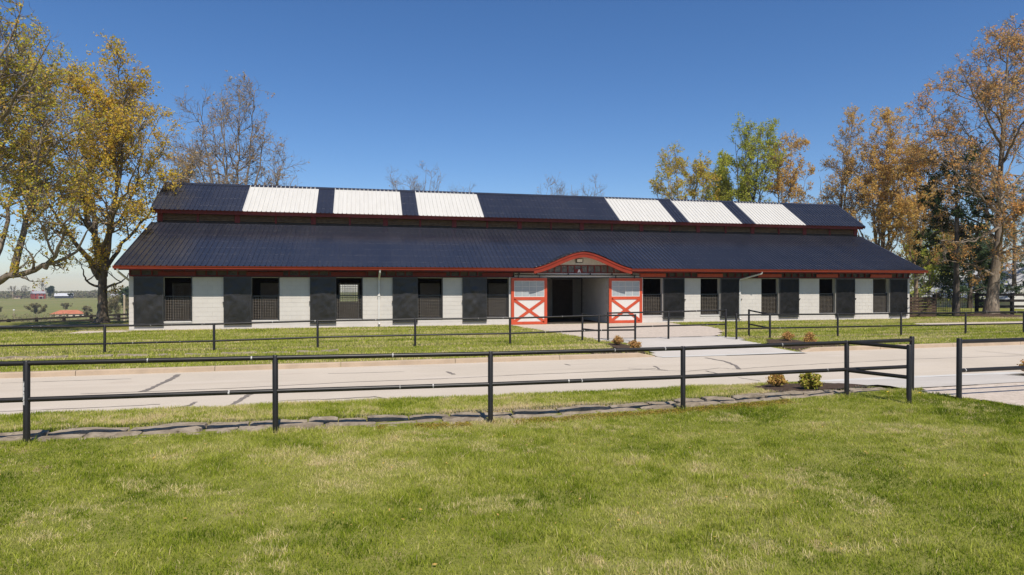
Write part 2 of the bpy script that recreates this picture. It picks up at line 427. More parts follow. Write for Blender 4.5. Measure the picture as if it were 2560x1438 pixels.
# pixel of the photograph -> world, only to write down measured places
F_PX = 1583.0
def ray(px, py):
    a = (px - 1280) / F_PX; b = (719 - py) / F_PX
    cp, sp = math.cos(.0052), math.sin(.0052); cy, sy = math.cos(YAW), math.sin(YAW)
    fw = cp + b * sp; up = b * cp - sp
    return (a * cy + fw * sy, fw * cy - a * sy, up)
def at_depth(px, py, fwd):
    d = ray(px, py); return (d[0] * fwd, d[1] * fwd, CAM_H + d[2] * fwd)
def at_z(px, py, z=0.0):
    d = ray(px, py); t = (z - CAM_H) / d[2]; return (d[0] * t, d[1] * t)

# ------------------------------------------------------------------ the land
ROAD_N = 11.95
XLO = -10.6
def road_far(x): return 16.9 + .033 * x
AX = np.array([-40, -12, -4.2, -1.2, 1.9, 5.0, 8.1, 9.5, 12, 30]); AZ = np.array([.06, .09, .09, .08, .05, .10, .19, .24, .26, .26])
APRON = [(8.45, 16.9), (8.5, 17.4), (8.95, 19.2), (9.05, 20.9), (8.5, 22.2), (8.6, 23.0), (13.9, 22.9), (14.3, 22.1), (13.7, 20.6), (13.45, 18.6), (13.4, 17.6), (13.5, 16.9)]
GRAVEL = [(8.6, 23.0), (8.35, 24.2), (8.2, 25.6), (7.95, 27.6), (7.6, 30.0), (7.35, 32.3), (16.5, 32.3), (16.3, 30.4), (16.8, 28.3), (16.3, 26.7), (15.2, 24.6), (14.6, 23.6), (13.9, 22.9)]
NEAR_APRON = [(9.85, 9.45), (9.6, 10.4), (9.45, 11.2), (9.65, 11.95), (15.5, 11.95), (14.3, 11.4), (14.05, 10.7), (14.6, 9.45)]
NEAR_GRAVEL = [(9.85, 9.45), (14.6, 9.45), (30, 9.45), (30, 2.0), (11.2, 2.0), (10.6, 5.2), (10.15, 7.0), (9.85, 8.2), (9.6, 9.1)]
RIGHT_PATH = [(28.6, 26.4), (28.0, 27.2), (28.8, 28.2), (60, 28.6), (60, 26.6)]
LEFT_LANE = [(-60, 35.2), (-60, 38.4), (-11.2, 37.6), (-11.0, 35.6)]
PAD = [(-12.4, 30.6), (-12.3, 32.4), (-10.2, 32.3), (-10.2, 31.2), (-11.2, 30.8)]
FOOT = [[(XLO, 32.06), (XLO, 32.33), (7.4, 32.33), (7.4, 32.10)], [(16.4, 32.12), (16.4, 32.33), (32.9, 32.33), (32.9, 32.08)]]
PAVED = FOOT + [APRON, GRAVEL, NEAR_APRON, NEAR_GRAVEL, RIGHT_PATH, LEFT_LANE, PAD]
BEDS = {
    'near': [(7.35, 10.05), (7.5, 11.2), (8.4, 11.65), (9.2, 11.45), (9.45, 10.6), (9.3, 10.05), (8.4, 9.98)],
    'far_left': [(6.4, 17.35), (6.7, 18.1), (7.8, 18.9), (8.3, 20.9), (8.85, 20.6), (8.75, 19.2), (8.35, 17.45)],
    'far_right': [(13.55, 17.6), (13.7, 19.4), (14.6, 20.8), (15.6, 20.6), (15.3, 19.0), (15.6, 17.7)],
    'near_right': [(14.35, 10.0), (14.2, 11.2), (15.2, 11.7), (18, 11.7), (18, 10.0)],
}
def base_z(x, y):
    x = np.asarray(x, float); y = np.asarray(y, float)
    a = np.interp(x, AX, AZ)
    near = a + .05 * (fbm(x * .35, y * .35, 3) - .5) * sstep(9.2, 7.5, y)
    verge = np.interp(y, [9.3, 9.98, 10.6, ROAD_N], [0, 1, .75, 0]) * (a * .7 + .035) + np.where(y < 9.98, a * (1 - sstep(9.3, 9.98, y)), 0)
    yf = road_far(x)
    w_ap = sstep(7.9, 8.7, x) * sstep(14.2, 13.4, x)
    lawn = np.interp(y - yf, [0, .15, 2.5, 12, 15.5], [.0, .10, .075, .03, .015])
    lawn_ap = np.interp(y - yf, [0, .3, 3.5, 12, 15.5], [.0, .006, .05, .03, .015])
    lawn = lawn * (1 - w_ap) + lawn_ap * w_ap
    z = np.where(y < 9.3, near, np.where(y < ROAD_N, verge, np.where(y < yf, 0.0, lawn)))
    # hollow beyond the yard
    dx = np.maximum(np.maximum(-40.0 - x, x - 55), 0); dy = np.maximum(y - 45.0 + 5.6 * sstep(-10.6, -12.5, x), 0)
    r = np.hypot(dx, dy); d = np.hypot(x, y)
    left = sstep(.35, -.05, np.arctan2(x, np.maximum(y, 1e-3)))
    dl = -15.6 * (1 - np.exp(-r / 130.0) * (1 + 0 * r)) * sstep(0, 9, r)
    rise = np.interp(d, [0, 330, 500, 700, 900, 1300, 2000, 6000], [0, 0, .3, 1.4, 1.8, 1.6, -20, -120])
    dr = -np.minimum(r * .03, 6.0) + np.interp(d, [0, 900, 1300, 2000, 6000], [0, 0, -5, -18, -120])
    return z + left * (dl + rise) + (1 - left) * dr
def paved(x, y):
    m = (y > ROAD_N) & (y < road_far(x))
    for p in PAVED: m |= inpoly(x, y, p)
    return m

def axis(segs):
    out = []
    for a, b, n in segs: out += list(np.linspace(a, b, n, endpoint=False))
    out.append(segs[-1][1]); return np.array(out)
gx = axis([(-1900, -400, 10), (-400, -60, 24), (-60, -20, 50), (-20, 45, 260), (45, 90, 36), (90, 400, 18), (400, 1900, 8)])
gy = axis([(-40, 1.0, 14), (1.0, 9.3, 34), (9.3, 9.98, 3), (9.98, ROAD_N, 9), (ROAD_N, 16.4, 14), (16.4, 18.4, 20), (18.4, 34, 60), (34, 60, 50), (60, 420, 70), (420, 1500, 60), (1500, 2200, 6)])
GX, GY = np.meshgrid(gx, gy)
GZ = base_z(GX, GY) - .05 * paved(GX, GY)
# inside the barn and under beds
GZ = np.where((GX > -10.3) & (GX < 32.6) & (GY > 32.5) & (GY < 44.8), -.08, GZ)
nx, ny = len(gx), len(gy)
idx = np.arange(nx * ny).reshape(ny, nx)
GF = np.stack([idx[:-1, :-1], idx[:-1, 1:], idx[1:, 1:], idx[1:, :-1]], -1).reshape(-1, 4)
ground = link('ground', np_mesh('ground', np.stack([GX, GY, GZ], -1).reshape(-1, 3), GF, M['ground'], True))
tag(ground, 'rolling grass ground around the barn and far pasture', 'ground', kind='structure')

def sheet(name, poly, m, dz, label, cat, step=.35, edge=.0):
    """ground-hugging sheet filling a polygon, ragged along its rim"""
    xs = [p[0] for p in poly]; ys = [p[1] for p in poly]
    ax = np.arange(min(xs) - step, max(xs) + step, step); ay = np.arange(min(ys) - step, max(ys) + step, step)
    X, Y = np.meshgrid(ax, ay); Z = base_z(X, Y) + dz
    i = np.arange(X.size).reshape(X.shape)
    cx = (X[:-1, :-1] + step / 2); cyy = (Y[:-1, :-1] + step / 2)
    keep = inpoly(cx + edge * (fbm(cx * 2, cyy * 2, 4) - .5), cyy + edge * (fbm(cx * 2, cyy * 2, 8) - .5), poly)
    F = np.stack([i[:-1, :-1], i[:-1, 1:], i[1:, 1:], i[1:, :-1]], -1)[keep]
    V = np.stack([X, Y, Z], -1).reshape(-1, 3)
    u, inv = np.unique(F.ravel(), return_inverse=True)
    o = link(name, np_mesh(name, V[u], inv.reshape(-1, 4), M[m], True))
    return tag(o, label, cat, kind='structure')

mb = MB()
rx = list(np.linspace(-80, 80, 41))
for a, b in zip(rx[:-1], rx[1:]):
    mb.quad((a, ROAD_N - .12, .004), (b, ROAD_N - .12, .004), (b, road_far(b) + .02, .004), (a, road_far(a) + .02, .004))
road = tag(part('road', mb, 'road'), 'pale worn beige road between the two pipe fences', 'road', kind='structure')
def strip(pts, w, z):
    b = MB(); L = []
    for i, p in enumerate(pts):
        q0 = pts[max(i - 1, 0)]; q1 = pts[min(i + 1, len(pts) - 1)]
        dx, dy = q1[0] - q0[0], q1[1] - q0[1]; n = math.hypot(dx, dy) or 1
        ww = (w[i] if isinstance(w, list) else w) * random.uniform(.7, 1.3) / 2
        L.append(((p[0] - dy / n * ww, p[1] + dx / n * ww, z), (p[0] + dy / n * ww, p[1] - dx / n * ww, z)))
    for (a0, a1), (b0, b1) in zip(L[:-1], L[1:]): b.quad(a0, a1, b1, b0)
    return b
def dense(pts, n=8, j=.012):
    out = []
    for a, b in zip(pts[:-1], pts[1:]):
        for k in range(n):
            t = k / n; out.append((a[0] + (b[0] - a[0]) * t + random.gauss(0, j), a[1] + (b[1] - a[1]) * t + random.gauss(0, j)))
    out.append(pts[-1]); return out
CRACKS = [
    ([(446, 937), (428, 949), (396, 963), (372, 975), (348, 981)], .13), ([(0, 959), (160, 953), (328, 948)], .03),
    ([(200, 986), (450, 977), (690, 966), (900, 955), (1100, 948), (1300, 938), (1500, 930), (1640, 922)], .035),
    ([(629, 984), (608, 996), (574, 1016)], .11), ([(488, 1006), (478, 1013), (430, 1024)], .09), ([(0, 1030), (240, 1020), (400, 1012)], .03),
    ([(1763, 895), (1812, 904), (1838, 914), (1848, 924)], .11), ([(1570, 921), (1640, 926), (1720, 929), (1800, 921), (1850, 924)], .03),
    ([(1636, 916), (1650, 925), (1668, 927)], .07), ([(1850, 923), (1950, 916), (2100, 908), (2300, 898), (2560, 890)], .03),
    ([(2440, 878), (2560, 888)], .03), ([(1118, 930), (1134, 937)], .11), ([(800, 1000), (940, 993), (972, 999)], .06),
    ([(700, 1003), (800, 999)], .03), ([(1412, 911), (1426, 914)], .06), ([(1765, 928), (1800, 937)], .06), ([(820, 935), (1010, 930)], .03), ([(1845, 945), (1900, 953)], .04),
]
for pl, w in CRACKS:
    part('crack_seal', strip(dense([at_z(*p) for p in pl]), w * .85, .009), 'crack', road)

kerb = tag(link('kerb', None, None, (0, 16.9, 0)), 'low beige concrete kerb along the far side of the road', 'kerb', kind='structure')
def kerb_run(x0, x1, taper0=False, taper1=False):
    n = max(1, round((x1 - x0) / 3.05)); L = (x1 - x0) / n
    for i in range(n):
        a, b = x0 + i * L + .006, x0 + (i + 1) * L - .006
        za = .02 if (taper0 and i == 0) else .125; zb = .02 if (taper1 and i == n - 1) else .125
        ma = a + .5 if za < .1 else (a + b) / 2; mb_ = b - .5 if zb < .1 else (a + b) / 2
        m = MB(); st = sorted({a, ma, mb_, b}); zz = {a: za, ma: .125, mb_: .125, b: zb}
        pr = []
        for x in st:
            y = road_far(x); z = zz[x]
            pr.append([(x, y - .02, -.05), (x, y, z - .02), (x, y + .025, z), (x, y + .15, z), (x, y + .16, -.05)])
        n0 = 0
        for q in pr: m.v += q
        for k in range(len(pr) - 1):
            for j in range(4): m.f.append((k * 5 + j, (k + 1) * 5 + j, (k + 1) * 5 + j + 1, k * 5 + j + 1))
        m.f.append((4, 3, 2, 1, 0)); e = (len(pr) - 1) * 5; m.f.append((e, e + 1, e + 2, e + 3, e + 4))
        part('kerb_segment', m, 'kerb', kerb)
kerb_run(-24.4, 8.4, False, True); kerb_run(13.5, 47, True, False)

sheet('concrete_apron', APRON, 'concrete', .004, 'smooth grey concrete crossing between the road and the barn drive', 'concrete')
sheet('gravel_drive', GRAVEL, 'aggregate', .002, 'rough pebbled drive in front of the red barn doors', 'drive', .14, .5)
sheet('near_concrete', NEAR_APRON, 'concrete', .012, 'smooth grey concrete ramp at the near gate gap', 'concrete', .3)
sheet('near_gravel_drive', NEAR_GRAVEL, 'aggregate', .006, 'rough pebbled drive beside the near lawn', 'drive', .1, .35)
sheet('side_path', RIGHT_PATH, 'aggregate', .004, 'narrow pale path behind the far fence', 'path', .35, .3)
sheet('side_lane', LEFT_LANE, 'asphalt', .004, 'dark lane under the tree beside the barn', 'path', .5, .2)
sheet('wall_pad', PAD, 'aggregate', .004, 'bare pale pad at the foot of the barn corner', 'path', .2, .2)
for fpoly, lab in zip(FOOT, ('bare tan soil strip along the wall left of the entrance', 'bare tan soil strip along the wall right of the entrance')):
    sheet('soil_strip', fpoly, 'soil', .004, lab, 'soil', .07, .3)
for k, lab in (('near', 'dark mulch bed with two shrubs behind the near fence'), ('far_left', 'mulch bed beside the concrete crossing at the kerb end'),
               ('far_right', 'mulch bed between the concrete crossing and the far lawn'), ('near_right', 'mulch bed beyond the near gate gap')):
    sheet('mulch_bed', BEDS[k], 'mulch', .022, lab, 'mulch bed', .15, .4)
part('pale_joint', strip([(8.5, 17.02), (10, 17.07), (12, 17.13), (13.4, 17.2)], .22, .014), 'concrete_pale', road)
part('pale_joint', strip([(9.65, 11.98), (11, 12.0), (13, 12.02), (15.4, 12.02)], .2, .016), 'concrete_pale', road)

# ------------------------------------------------------------------ the barn
XL, XR, D = -10.43, 32.79, 32.32
Y_EAVE, Z_EAVE, Y_CL, SLOPE = 31.42, 2.99, 36.6, .465
Y_UE, Z_UE, Y_RIDGE, Z_RIDGE = 36.08, 6.04, 38.67, 7.78
Y_REAR = 2 * Y_RIDGE - D
WALL_T = 2.5
Lp = [-10.193, -6.368, -2.47, 1.489, 5.024]; Lm = [-8.991, -5.167, -1.277, 2.699, 6.255]; Lr = [-7.791, -3.925, -.018, 3.964, 7.451]
Rl = [15.036, 18.564, 22.45, 26.335, 30.119]; Rm = [16.196, 19.735, 23.548, 27.398, 31.232]; Rr = [17.506, 21.035, 24.879, 28.743, 32.535]
E0, E1 = 9.533, 13.045
SILL = .37
barn = thing('horse_barn', 'long white block horse barn with dark blue metal roof and red trim', 'barn', ((XL + XR) / 2, D, 0))
def z_roof(y): return Z_EAVE + SLOPE * (y - Y_EAVE)
AC, AH = 11.27, 2.72
def arch_z(x):
    u = min(abs(x - AC) / AH, 1.0)
    return Z_EAVE + .87 * (.55 * (.5 + .5 * math.cos(math.pi * u)) + .45 * (1 - u ** 1.35))
def arch_y(x):
    return Y_EAVE + max(arch_z(x) - Z_EAVE, 0) / SLOPE if abs(x - AC) < AH else Y_EAVE

def wall_boxes(x0, x1, y0, y1, z0, z1, ops):
    b = MB(); x = x0
    for a, c, za, zb in sorted(ops):
        if a > x: b.box(x, a, y0, y1, z0, z1)
        if za > z0: b.box(a, c, y0, y1, z0, za)
        if zb < z1: b.box(a, c, y0, y1, zb, z1)
        x = c
    if x1 > x: b.box(x, x1, y0, y1, z0, z1)
    return b
ops = [(a, b, SILL, WALL_T - .05) for a, b in zip(Lm, Lr)] + [(a, b, SILL, WALL_T - .05) for a, b in zip(Rl, Rm)] + [(E0, E1, 0, WALL_T)]
front = part('masonry_wall', wall_boxes(XL, XR, D, D + .2, -.1, WALL_T, ops), 'mortar', barn)
mb = MB()
for a, b in list(zip(Lm, Lr)) + list(zip(Rl, Rm)): mb.box(a - .03, b + .03, D - .035, D + .2, SILL - .02, SILL + .022)
part('window_sill', mb, 'white_paint', barn)
# painted blocks in running bond
CH, BL = WALL_T / 12, .4167
def block_mb(l, h):
    g = .004; f = .006; b = MB()
    b.v += [(0 + .003, 0, .003), (l - .003, 0, .003), (l - .003, 0, h - .003), (.003, 0, h - .003), (g, -f, g), (l - g, -f, g), (l - g, -f, h - g), (g, -f, h - g)]
    b.f += [(4, 5, 6, 7), (0, 1, 5, 4), (1, 2, 6, 5), (2, 3, 7, 6), (3, 0, 4, 7)]
    return b
spans_hi = [(XL, Lp[0] - .01)] + [(Lr[i] + .02, Lp[i + 1] - .01) for i in range(4)] + [(Lr[4] + .02, 7.62)] + [(14.87, Rl[0] - .02)] + [(Rr[i] + .01, Rl[i + 1] - .02) for i in range(4)] + [(Rr[4] + .01, XR)]
spans_lo = [(XL, 7.7), (14.8, XR)]
bmesh_cache = {}; joined = MB(); nblk = 0
for c in range(12):
    z = c * CH
    for s0, s1 in (spans_lo if z + CH < SILL + .06 else spans_hi):
        k0 = math.floor((s0 - XL) / BL) - 1
        x = XL + k0 * BL + (BL / 2 if c % 2 else 0)
        while x < s1:
            a, b = max(x, s0), min(x + BL, s1)
            if b - a > .03:
                if a < 9 and nblk < 300:
                    key = round(b - a, 2)
                    if key not in bmesh_cache: bmesh_cache[key] = mesh_of('block', block_mb(key, CH), M['white_block'])
                    link('block', bmesh_cache[key], front, (a, D, z)); nblk += 1
                else:
                    bb = block_mb(b - a, CH); n = len(joined.v)
                    joined.v += [(p[0] + a, p[1] + D, p[2] + z) for p in bb.v]; joined.f += [tuple(n + i for i in q) for q in bb.f]
            x += BL
tag(part('block_courses', joined, 'white_block', front), kind='stuff')
part('end_wall', MB().box(XL - .002, XL + .2, D + .2, Y_REAR, -.1, WALL_T + .4), 'white_block', barn)
part('end_wall', MB().box(XR - .2, XR + .002, D + .2, Y_REAR, -.1, WALL_T + .4), 'white_block', barn)
for sx in (XL + .02, XR - .02):
    part('gable_wall', MB().poly([(sx, D, WALL_T), (sx, Y_REAR, WALL_T), (sx, Y_REAR, 2.9), (sx, 2 * Y_RIDGE - Y_CL, 5.3), (sx, 2 * Y_RIDGE - Y_CL, 6.1), (sx, Y_RIDGE, 7.7), (sx, Y_CL, 6.1), (sx, Y_CL, 5.3), (sx, D, 3.3)]), 'dark_red', barn)
# inside: floor, partitions, aisle walls, rear wall
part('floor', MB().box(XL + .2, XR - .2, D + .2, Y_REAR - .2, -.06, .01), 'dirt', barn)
for x in [Lp[i] - .12 for i in range(1, 5)] + [Rr[i] + .12 for i in range(4)]:
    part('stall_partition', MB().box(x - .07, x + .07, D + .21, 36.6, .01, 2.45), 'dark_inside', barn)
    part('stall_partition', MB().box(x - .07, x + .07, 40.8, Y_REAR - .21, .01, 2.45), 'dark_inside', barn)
part('passage_wall', MB().box(E0 - .2, E0 - .003, D + .21, 36.6, .01, 2.9), 'white_block', barn)
pw = part('passage_wall', MB().box(E1 + .003, E1 + .2, D + .21, 36.6, .01, 2.9), 'mortar', barn)
bk = mesh_of('block', block_mb(BL, CH), M['white_block'])
for c in range(13):
    y = D + .22 + (BL / 2 if c % 2 else 0)
    while y + BL < 36.6:
        o = link('block', bk, pw, (E1 + .003, y + BL, c * CH + .02)); o.rotation_euler = (0, 0, -math.pi / 2); y += BL
iops = []
for i in range(5):
    cx = (Lm[i] + Lr[i]) / 2; cx2 = cx * 36.7 / D
    iops.append((cx2 - .55 + (.35 if i < 2 else 0), cx2 + .55 + (.35 if i < 2 else 0), .05, 2.2))
for i in range(5): iops.append((Rl[i] + .9, Rl[i] + 2.0, .05, 2.2))
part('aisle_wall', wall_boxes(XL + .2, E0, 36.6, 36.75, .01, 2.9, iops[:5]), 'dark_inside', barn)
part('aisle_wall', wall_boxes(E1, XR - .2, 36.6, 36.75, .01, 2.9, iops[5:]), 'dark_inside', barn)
rops = [((a + b) / 2 * 40.6 / 36.7 - .6, (a + b) / 2 * 40.6 / 36.7 + .6, .9, 2.2) for a, b, _, _ in iops[2:3]]
part('aisle_wall', wall_boxes(XL + .2, XR - .2, 40.6, 40.8, .01, 2.9, rops), 'inside_block', barn)
mb = MB()
for c in range(1, 14): mb.box(XL + .2, XR - .2, 40.592, 40.599, c * CH - .006, c * CH + .006)
part('brown_door', MB().box(12.35, 13.75, 40.50, 40.585, .02, 2.45), 'brown_door', barn)
part('door_rail', MB().box(12.2, 14.4, 40.44, 40.5, 2.5, 2.58), 'black_metal', barn)
wops = [((a + b) / 2 * Y_REAR / 40.6 - .65, (a + b) / 2 * Y_REAR / 40.6 + .65, .95, 2.25) for a, b, _, _ in rops if (a + b) / 2 * 1.11 < XR - 1]
part('masonry_wall', wall_boxes(XL, XR, Y_REAR - .2, Y_REAR, -.1, WALL_T + .6, wops), 'inside_block', barn)
def grid_mesh(w, h, sx, sz, t):
    b = MB()
    for i in range(int(w / sx) + 1): b.box(i * sx - t / 2, i * sx + t / 2, -t / 2, t / 2, 0, h)
    for i in range(int(h / sz) + 1): b.box(0, w, -t / 2 + .001, t / 2 + .001, i * sz - t / 2, i * sz + t / 2)
    return b
gme = mesh_of('window_grid', grid_mesh(1.1, 1.3, .1, .1, .016), M['white_paint'])
for a, b, _, _ in iops:
    link('window_grid', gme, barn, (a, 36.66, .9))
    part('window_frame', MB().box(a - .02, a + .07, 36.56, 36.598, .05, 2.2).box(b - .07, b + .02, 36.56, 36.598, .05, 2.2).box(a + .07, b - .07, 36.562, 36.597, 1.0, 1.08).box(a + .07, b - .07, 36.562, 36.597, 2.12, 2.2), 'white_paint', barn)
gme2 = mesh_of('window_grid', grid_mesh(1.2, 1.3, .1, .1, .014), M['grille'])
for a, b, _, _ in rops: link('window_grid', gme2, barn, (a, 40.7, .9))

# roofs: one object for every metal sheet
P_RIB = .2325
def sheet_mb(w, y0f, ya, z0, y1, z1, n=4):
    """ribbed sheet of width w starting at x=0; y0f(x): lower edge"""
    p = w / n; cols = []
    for k in range(n):
        cols += [(k * p, .0), (k * p + .010, .040), (k * p + .042, .040), (k * p + .052, 0), (k * p + p * .5, .0), (k * p + p * .52, .004), (k * p + p * .56, .004), (k * p + p * .58, .0)]
    cols.append((w, .0)); b = MB(); s = (z1 - z0) / (y1 - ya)
    for x, h in cols:
        yy = y0f(x); b.v += [(x, yy, z0 + s * (yy - ya) + h), (x, y1, z1 + h)]
    for i in range(len(cols) - 1): b.f.append((2 * i, 2 * i + 2, 2 * i + 3, 2 * i + 1))
    return b
lroof = part('skirt_roof', MB().quad((XL - .25, Y_EAVE + 2.2, z_roof(Y_EAVE + 2.2) - .03), (XR + .25, Y_EAVE + 2.2, z_roof(Y_EAVE + 2.2) - .03), (XR + .25, Y_CL, z_roof(Y_CL) - .03), (XL - .25, Y_CL, z_roof(Y_CL) - .03)), 'dark_inside', barn)
x0, x1 = XL - .31, XR + .31
n = round((x1 - x0) / (4 * P_RIB)); w = (x1 - x0) / n
plain = mesh_of('roof_sheet', sheet_mb(w, lambda x: Y_EAVE - .03, Y_EAVE, Z_EAVE, Y_CL, z_roof(Y_CL)), M['navy'])
for i in range(n):
    xa = x0 + i * w
    if xa + w > AC - AH and xa < AC + AH:
        b = sheet_mb(w, lambda x: max(arch_y(xa + x) - .03, Y_EAVE - .03), Y_EAVE, Z_EAVE, Y_CL, z_roof(Y_CL))
        link('roof_sheet', mesh_of('roof_sheet', b, M['navy']), lroof, (xa, 0, 0))
    else: link('roof_sheet', plain, lroof, (xa, 0, 0))
uroof = part('clerestory_roof', MB().quad((XL - .15, Y_UE + .05, Z_UE - .03), (XL + .0, Y_UE + .05, Z_UE - .03), (XL + .0, Y_RIDGE, Z_RIDGE - .06), (XL - .15, Y_RIDGE, Z_RIDGE - .06)), 'dark_red', barn)
edges = [XL - .22, -6.22, -2.47, -1.57, 2.18, 3.09, 6.85, 15.27, 19.0, 19.91, 23.66, 24.62, 28.37, XR + .22]
for j, (a, b) in enumerate(zip(edges[:-1], edges[1:])):
    n = round((b - a) / (4 * P_RIB)) or 1; w = (b - a) / n; white = j % 2 == 1
    if j >= 6: white = j % 2 == 1
    if j == 6: white = False
    me = mesh_of('skylight_sheet' if white else 'roof_sheet', sheet_mb(w, lambda x: Y_UE - .03, Y_UE, Z_UE, Y_RIDGE, Z_RIDGE), M['skylight'] if white else M['navy'])
    for i in range(n): link('skylight_sheet' if white else 'roof_sheet', me, uroof, (a + i * w, 0, 0))
part('ridge_cap', MB().extrude([(Y_RIDGE - .16, Z_RIDGE - .085), (Y_RIDGE, Z_RIDGE + .045), (Y_RIDGE + .16, Z_RIDGE - .085), (Y_RIDGE, Z_RIDGE + .02)], XL - .25, XR + .25), 'navy', barn)
yb = lambda y: 2 * Y_RIDGE - y
mb = MB().quad((XL - .3, yb(Y_CL), z_roof(Y_CL)), (XR + .3, yb(Y_CL), z_roof(Y_CL)), (XR + .3, yb(Y_EAVE), Z_EAVE), (XL - .3, yb(Y_EAVE), Z_EAVE))
part('skirt_roof_slope', mb, 'navy', barn)
mb = MB()
for j, (a, b) in enumerate(zip(edges[:-1], edges[1:])):
    if j % 2 == 0: mb.quad((a, Y_RIDGE, Z_RIDGE - .01), (b, Y_RIDGE, Z_RIDGE - .01), (b, yb(Y_UE), Z_UE), (a, yb(Y_UE), Z_UE))
part('clerestory_roof_slope', mb, 'navy', barn)
for a, b in [(edges[j], edges[j + 1]) for j in range(1, 12, 2)]:
    part('skylight_panel', MB().quad((a, Y_RIDGE, Z_RIDGE - .01), (b, Y_RIDGE, Z_RIDGE - .01), (b, yb(Y_UE), Z_UE), (a, yb(Y_UE), Z_UE)), 'skylight', barn)
# clerestory: red fascia, louvres between posts
part('clerestory_fascia', MB().box(XL - .18, XR + .18, Y_UE + .16, Y_UE + .20, Z_UE - .20, Z_UE + .07), 'dark_red', barn)  # darker red here puts the shade of the roof overhang into the colour
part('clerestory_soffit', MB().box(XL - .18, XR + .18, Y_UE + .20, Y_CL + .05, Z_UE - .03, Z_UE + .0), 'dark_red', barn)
part('clerestory_wall', MB().box(XL, XR, Y_CL + .10, Y_CL + .14, 5.2, 6.1), 'dark_inside', barn)
part('clerestory_flashing', MB().box(XL, XR, Y_CL - .03, Y_CL + .09, 5.2, 5.50), 'dark_inside', barn)
for k in (1, -1):
    part('clerestory_wall', MB().box(XL, XR, yb(Y_CL) - .05, yb(Y_CL), 5.2, 6.1), 'dark_inside', barn) if k == 1 else None
px_ = [-10.33] + [-8.5 + 1.955 * i for i in range(22)]
px_ = [x for x in px_ if x < XR - .3] + [XR - .15]
for i, x in enumerate(px_):
    ww = .13 if i % 2 == 0 else .05
    part('louver_post', MB().box(x - ww, x + ww, Y_CL - .06, Y_CL + .06, 5.44, 6.0), 'dark_red', barn)
for i, (a, b) in enumerate(zip(px_[:-1], px_[1:])):
    mb = MB()
    for k in range(5):
        z = 5.535 + k * .085
        mb.extrude([(Y_CL - .04, z), (Y_CL - .025, z - .012), (Y_CL + .06, z + .06), (Y_CL + .05, z + .072)], a + .05, b - .05)
    part('louver', mb, 'louver', barn)
# rake boards
for sx, s in ((XL - .31, -1), (XR + .31, 1)):
    part('rake_board', MB().beam((sx, Y_EAVE, Z_EAVE - .10), (sx, Y_CL, z_roof(Y_CL) - .10), .03, .16), 'dark_red', barn)
for sx in (XL - .22, XR + .22):
    part('rake_board', MB().beam((sx, Y_UE + .05, Z_UE - .10), (sx, Y_RIDGE, Z_RIDGE - .10), .03, .16), 'dark_red', barn)
# eaves: gutter, fascia, rafters
GP = [(Y_EAVE - .02, 2.965), (Y_EAVE - .13, 2.955), (Y_EAVE - .145, 2.915), (Y_EAVE - .10, 2.87), (Y_EAVE - .09, 2.835), (Y_EAVE - .01, 2.835), (Y_EAVE, 2.96), (Y_EAVE - .01, 2.90), (Y_EAVE - .08, 2.90)]
GP = [(Y_EAVE - .145, 2.965), (Y_EAVE - .13, 2.925), (Y_EAVE - .10, 2.885), (Y_EAVE - .095, 2.84), (Y_EAVE - .0, 2.84), (Y_EAVE - .0, 2.955), (Y_EAVE - .01, 2.955), (Y_EAVE - .02, 2.86), (Y_EAVE - .08, 2.86), (Y_EAVE - .125, 2.965)]
for a, b in ((XL - .33, AC - AH + .05), (AC + AH - .05, XR + .33)):
    part('gutter', MB().extrude(GP, a, b), 'gutter', barn)
    part('eave_fascia', MB().box(a + .02, b - .02, Y_EAVE + .005, Y_EAVE + .04, 2.77, 2.945), 'dark_red', barn)
mb = MB(); x = XL + .3
while x < XR:
    if abs(x - AC) > AH:
        mb.beam((x, Y_EAVE + .04, 2.86), (x, D + .3, z_roof(D + .3) - .1), .05, .14)
    x += 1.22
part('rafter_tails', mb, 'dark_red', barn)["kind"] = "stuff"
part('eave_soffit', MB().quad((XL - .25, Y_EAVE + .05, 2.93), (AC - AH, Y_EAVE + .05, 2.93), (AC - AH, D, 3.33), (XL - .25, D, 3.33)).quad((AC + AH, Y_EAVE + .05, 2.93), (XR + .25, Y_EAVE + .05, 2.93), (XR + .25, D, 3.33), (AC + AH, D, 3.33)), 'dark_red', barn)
# frieze: plate, studs, dirty panes
frieze = part('frieze', MB().box(XL, E0 - 1.95, D - .012, D + .18, WALL_T, WALL_T + .065).box(E1 + 1.9, XR, D - .012, D + .18, WALL_T, WALL_T + .065), 'dark_red', barn)
pane_me = mesh_of('frieze_pane', MB().quad((0, 0, 0), (.41, .01, 0), (.41, 0, .34), (0, -.012, .34)), M['dark_pane'])
pane_cl = mesh_of('frieze_pane', MB().quad((0, 0, 0), (.41, .01, 0), (.41, 0, .34), (0, -.012, .34)), M['brown_door'])
stud_me = mesh_of('frieze_stud', MB().box(0, .055, -.05, .03, 0, .75), M['dark_red'])
for a, b in ((XL, AC - 3.0), (AC + 3.0, XR)):
    x = a
    while x < b - .05:
        link('frieze_stud', stud_me, frieze, (x, D + .04, WALL_T + .065))
        if x + .46 < b: link('frieze_pane', pane_me if random.random() < .62 else pane_cl, frieze, (x + .055, D + .065, WALL_T + .068))
        x += .463
part('frieze_back', MB().box(XL, XR, D + .12, D + .15, WALL_T + .07, 3.25), 'dark_red', barn)
for a, b in list(zip(Lm, Lr)) + list(zip(Rl, Rm)):
    part('header_board', MB().box(a - .22, b + .2, D - .05, D - .014, WALL_T + .035, WALL_T + .235).box(a - .22, b + .2, D - .065, D - .051, WALL_T + .205, WALL_T + .235), 'red' if a > 10 else 'dark_red', barn)

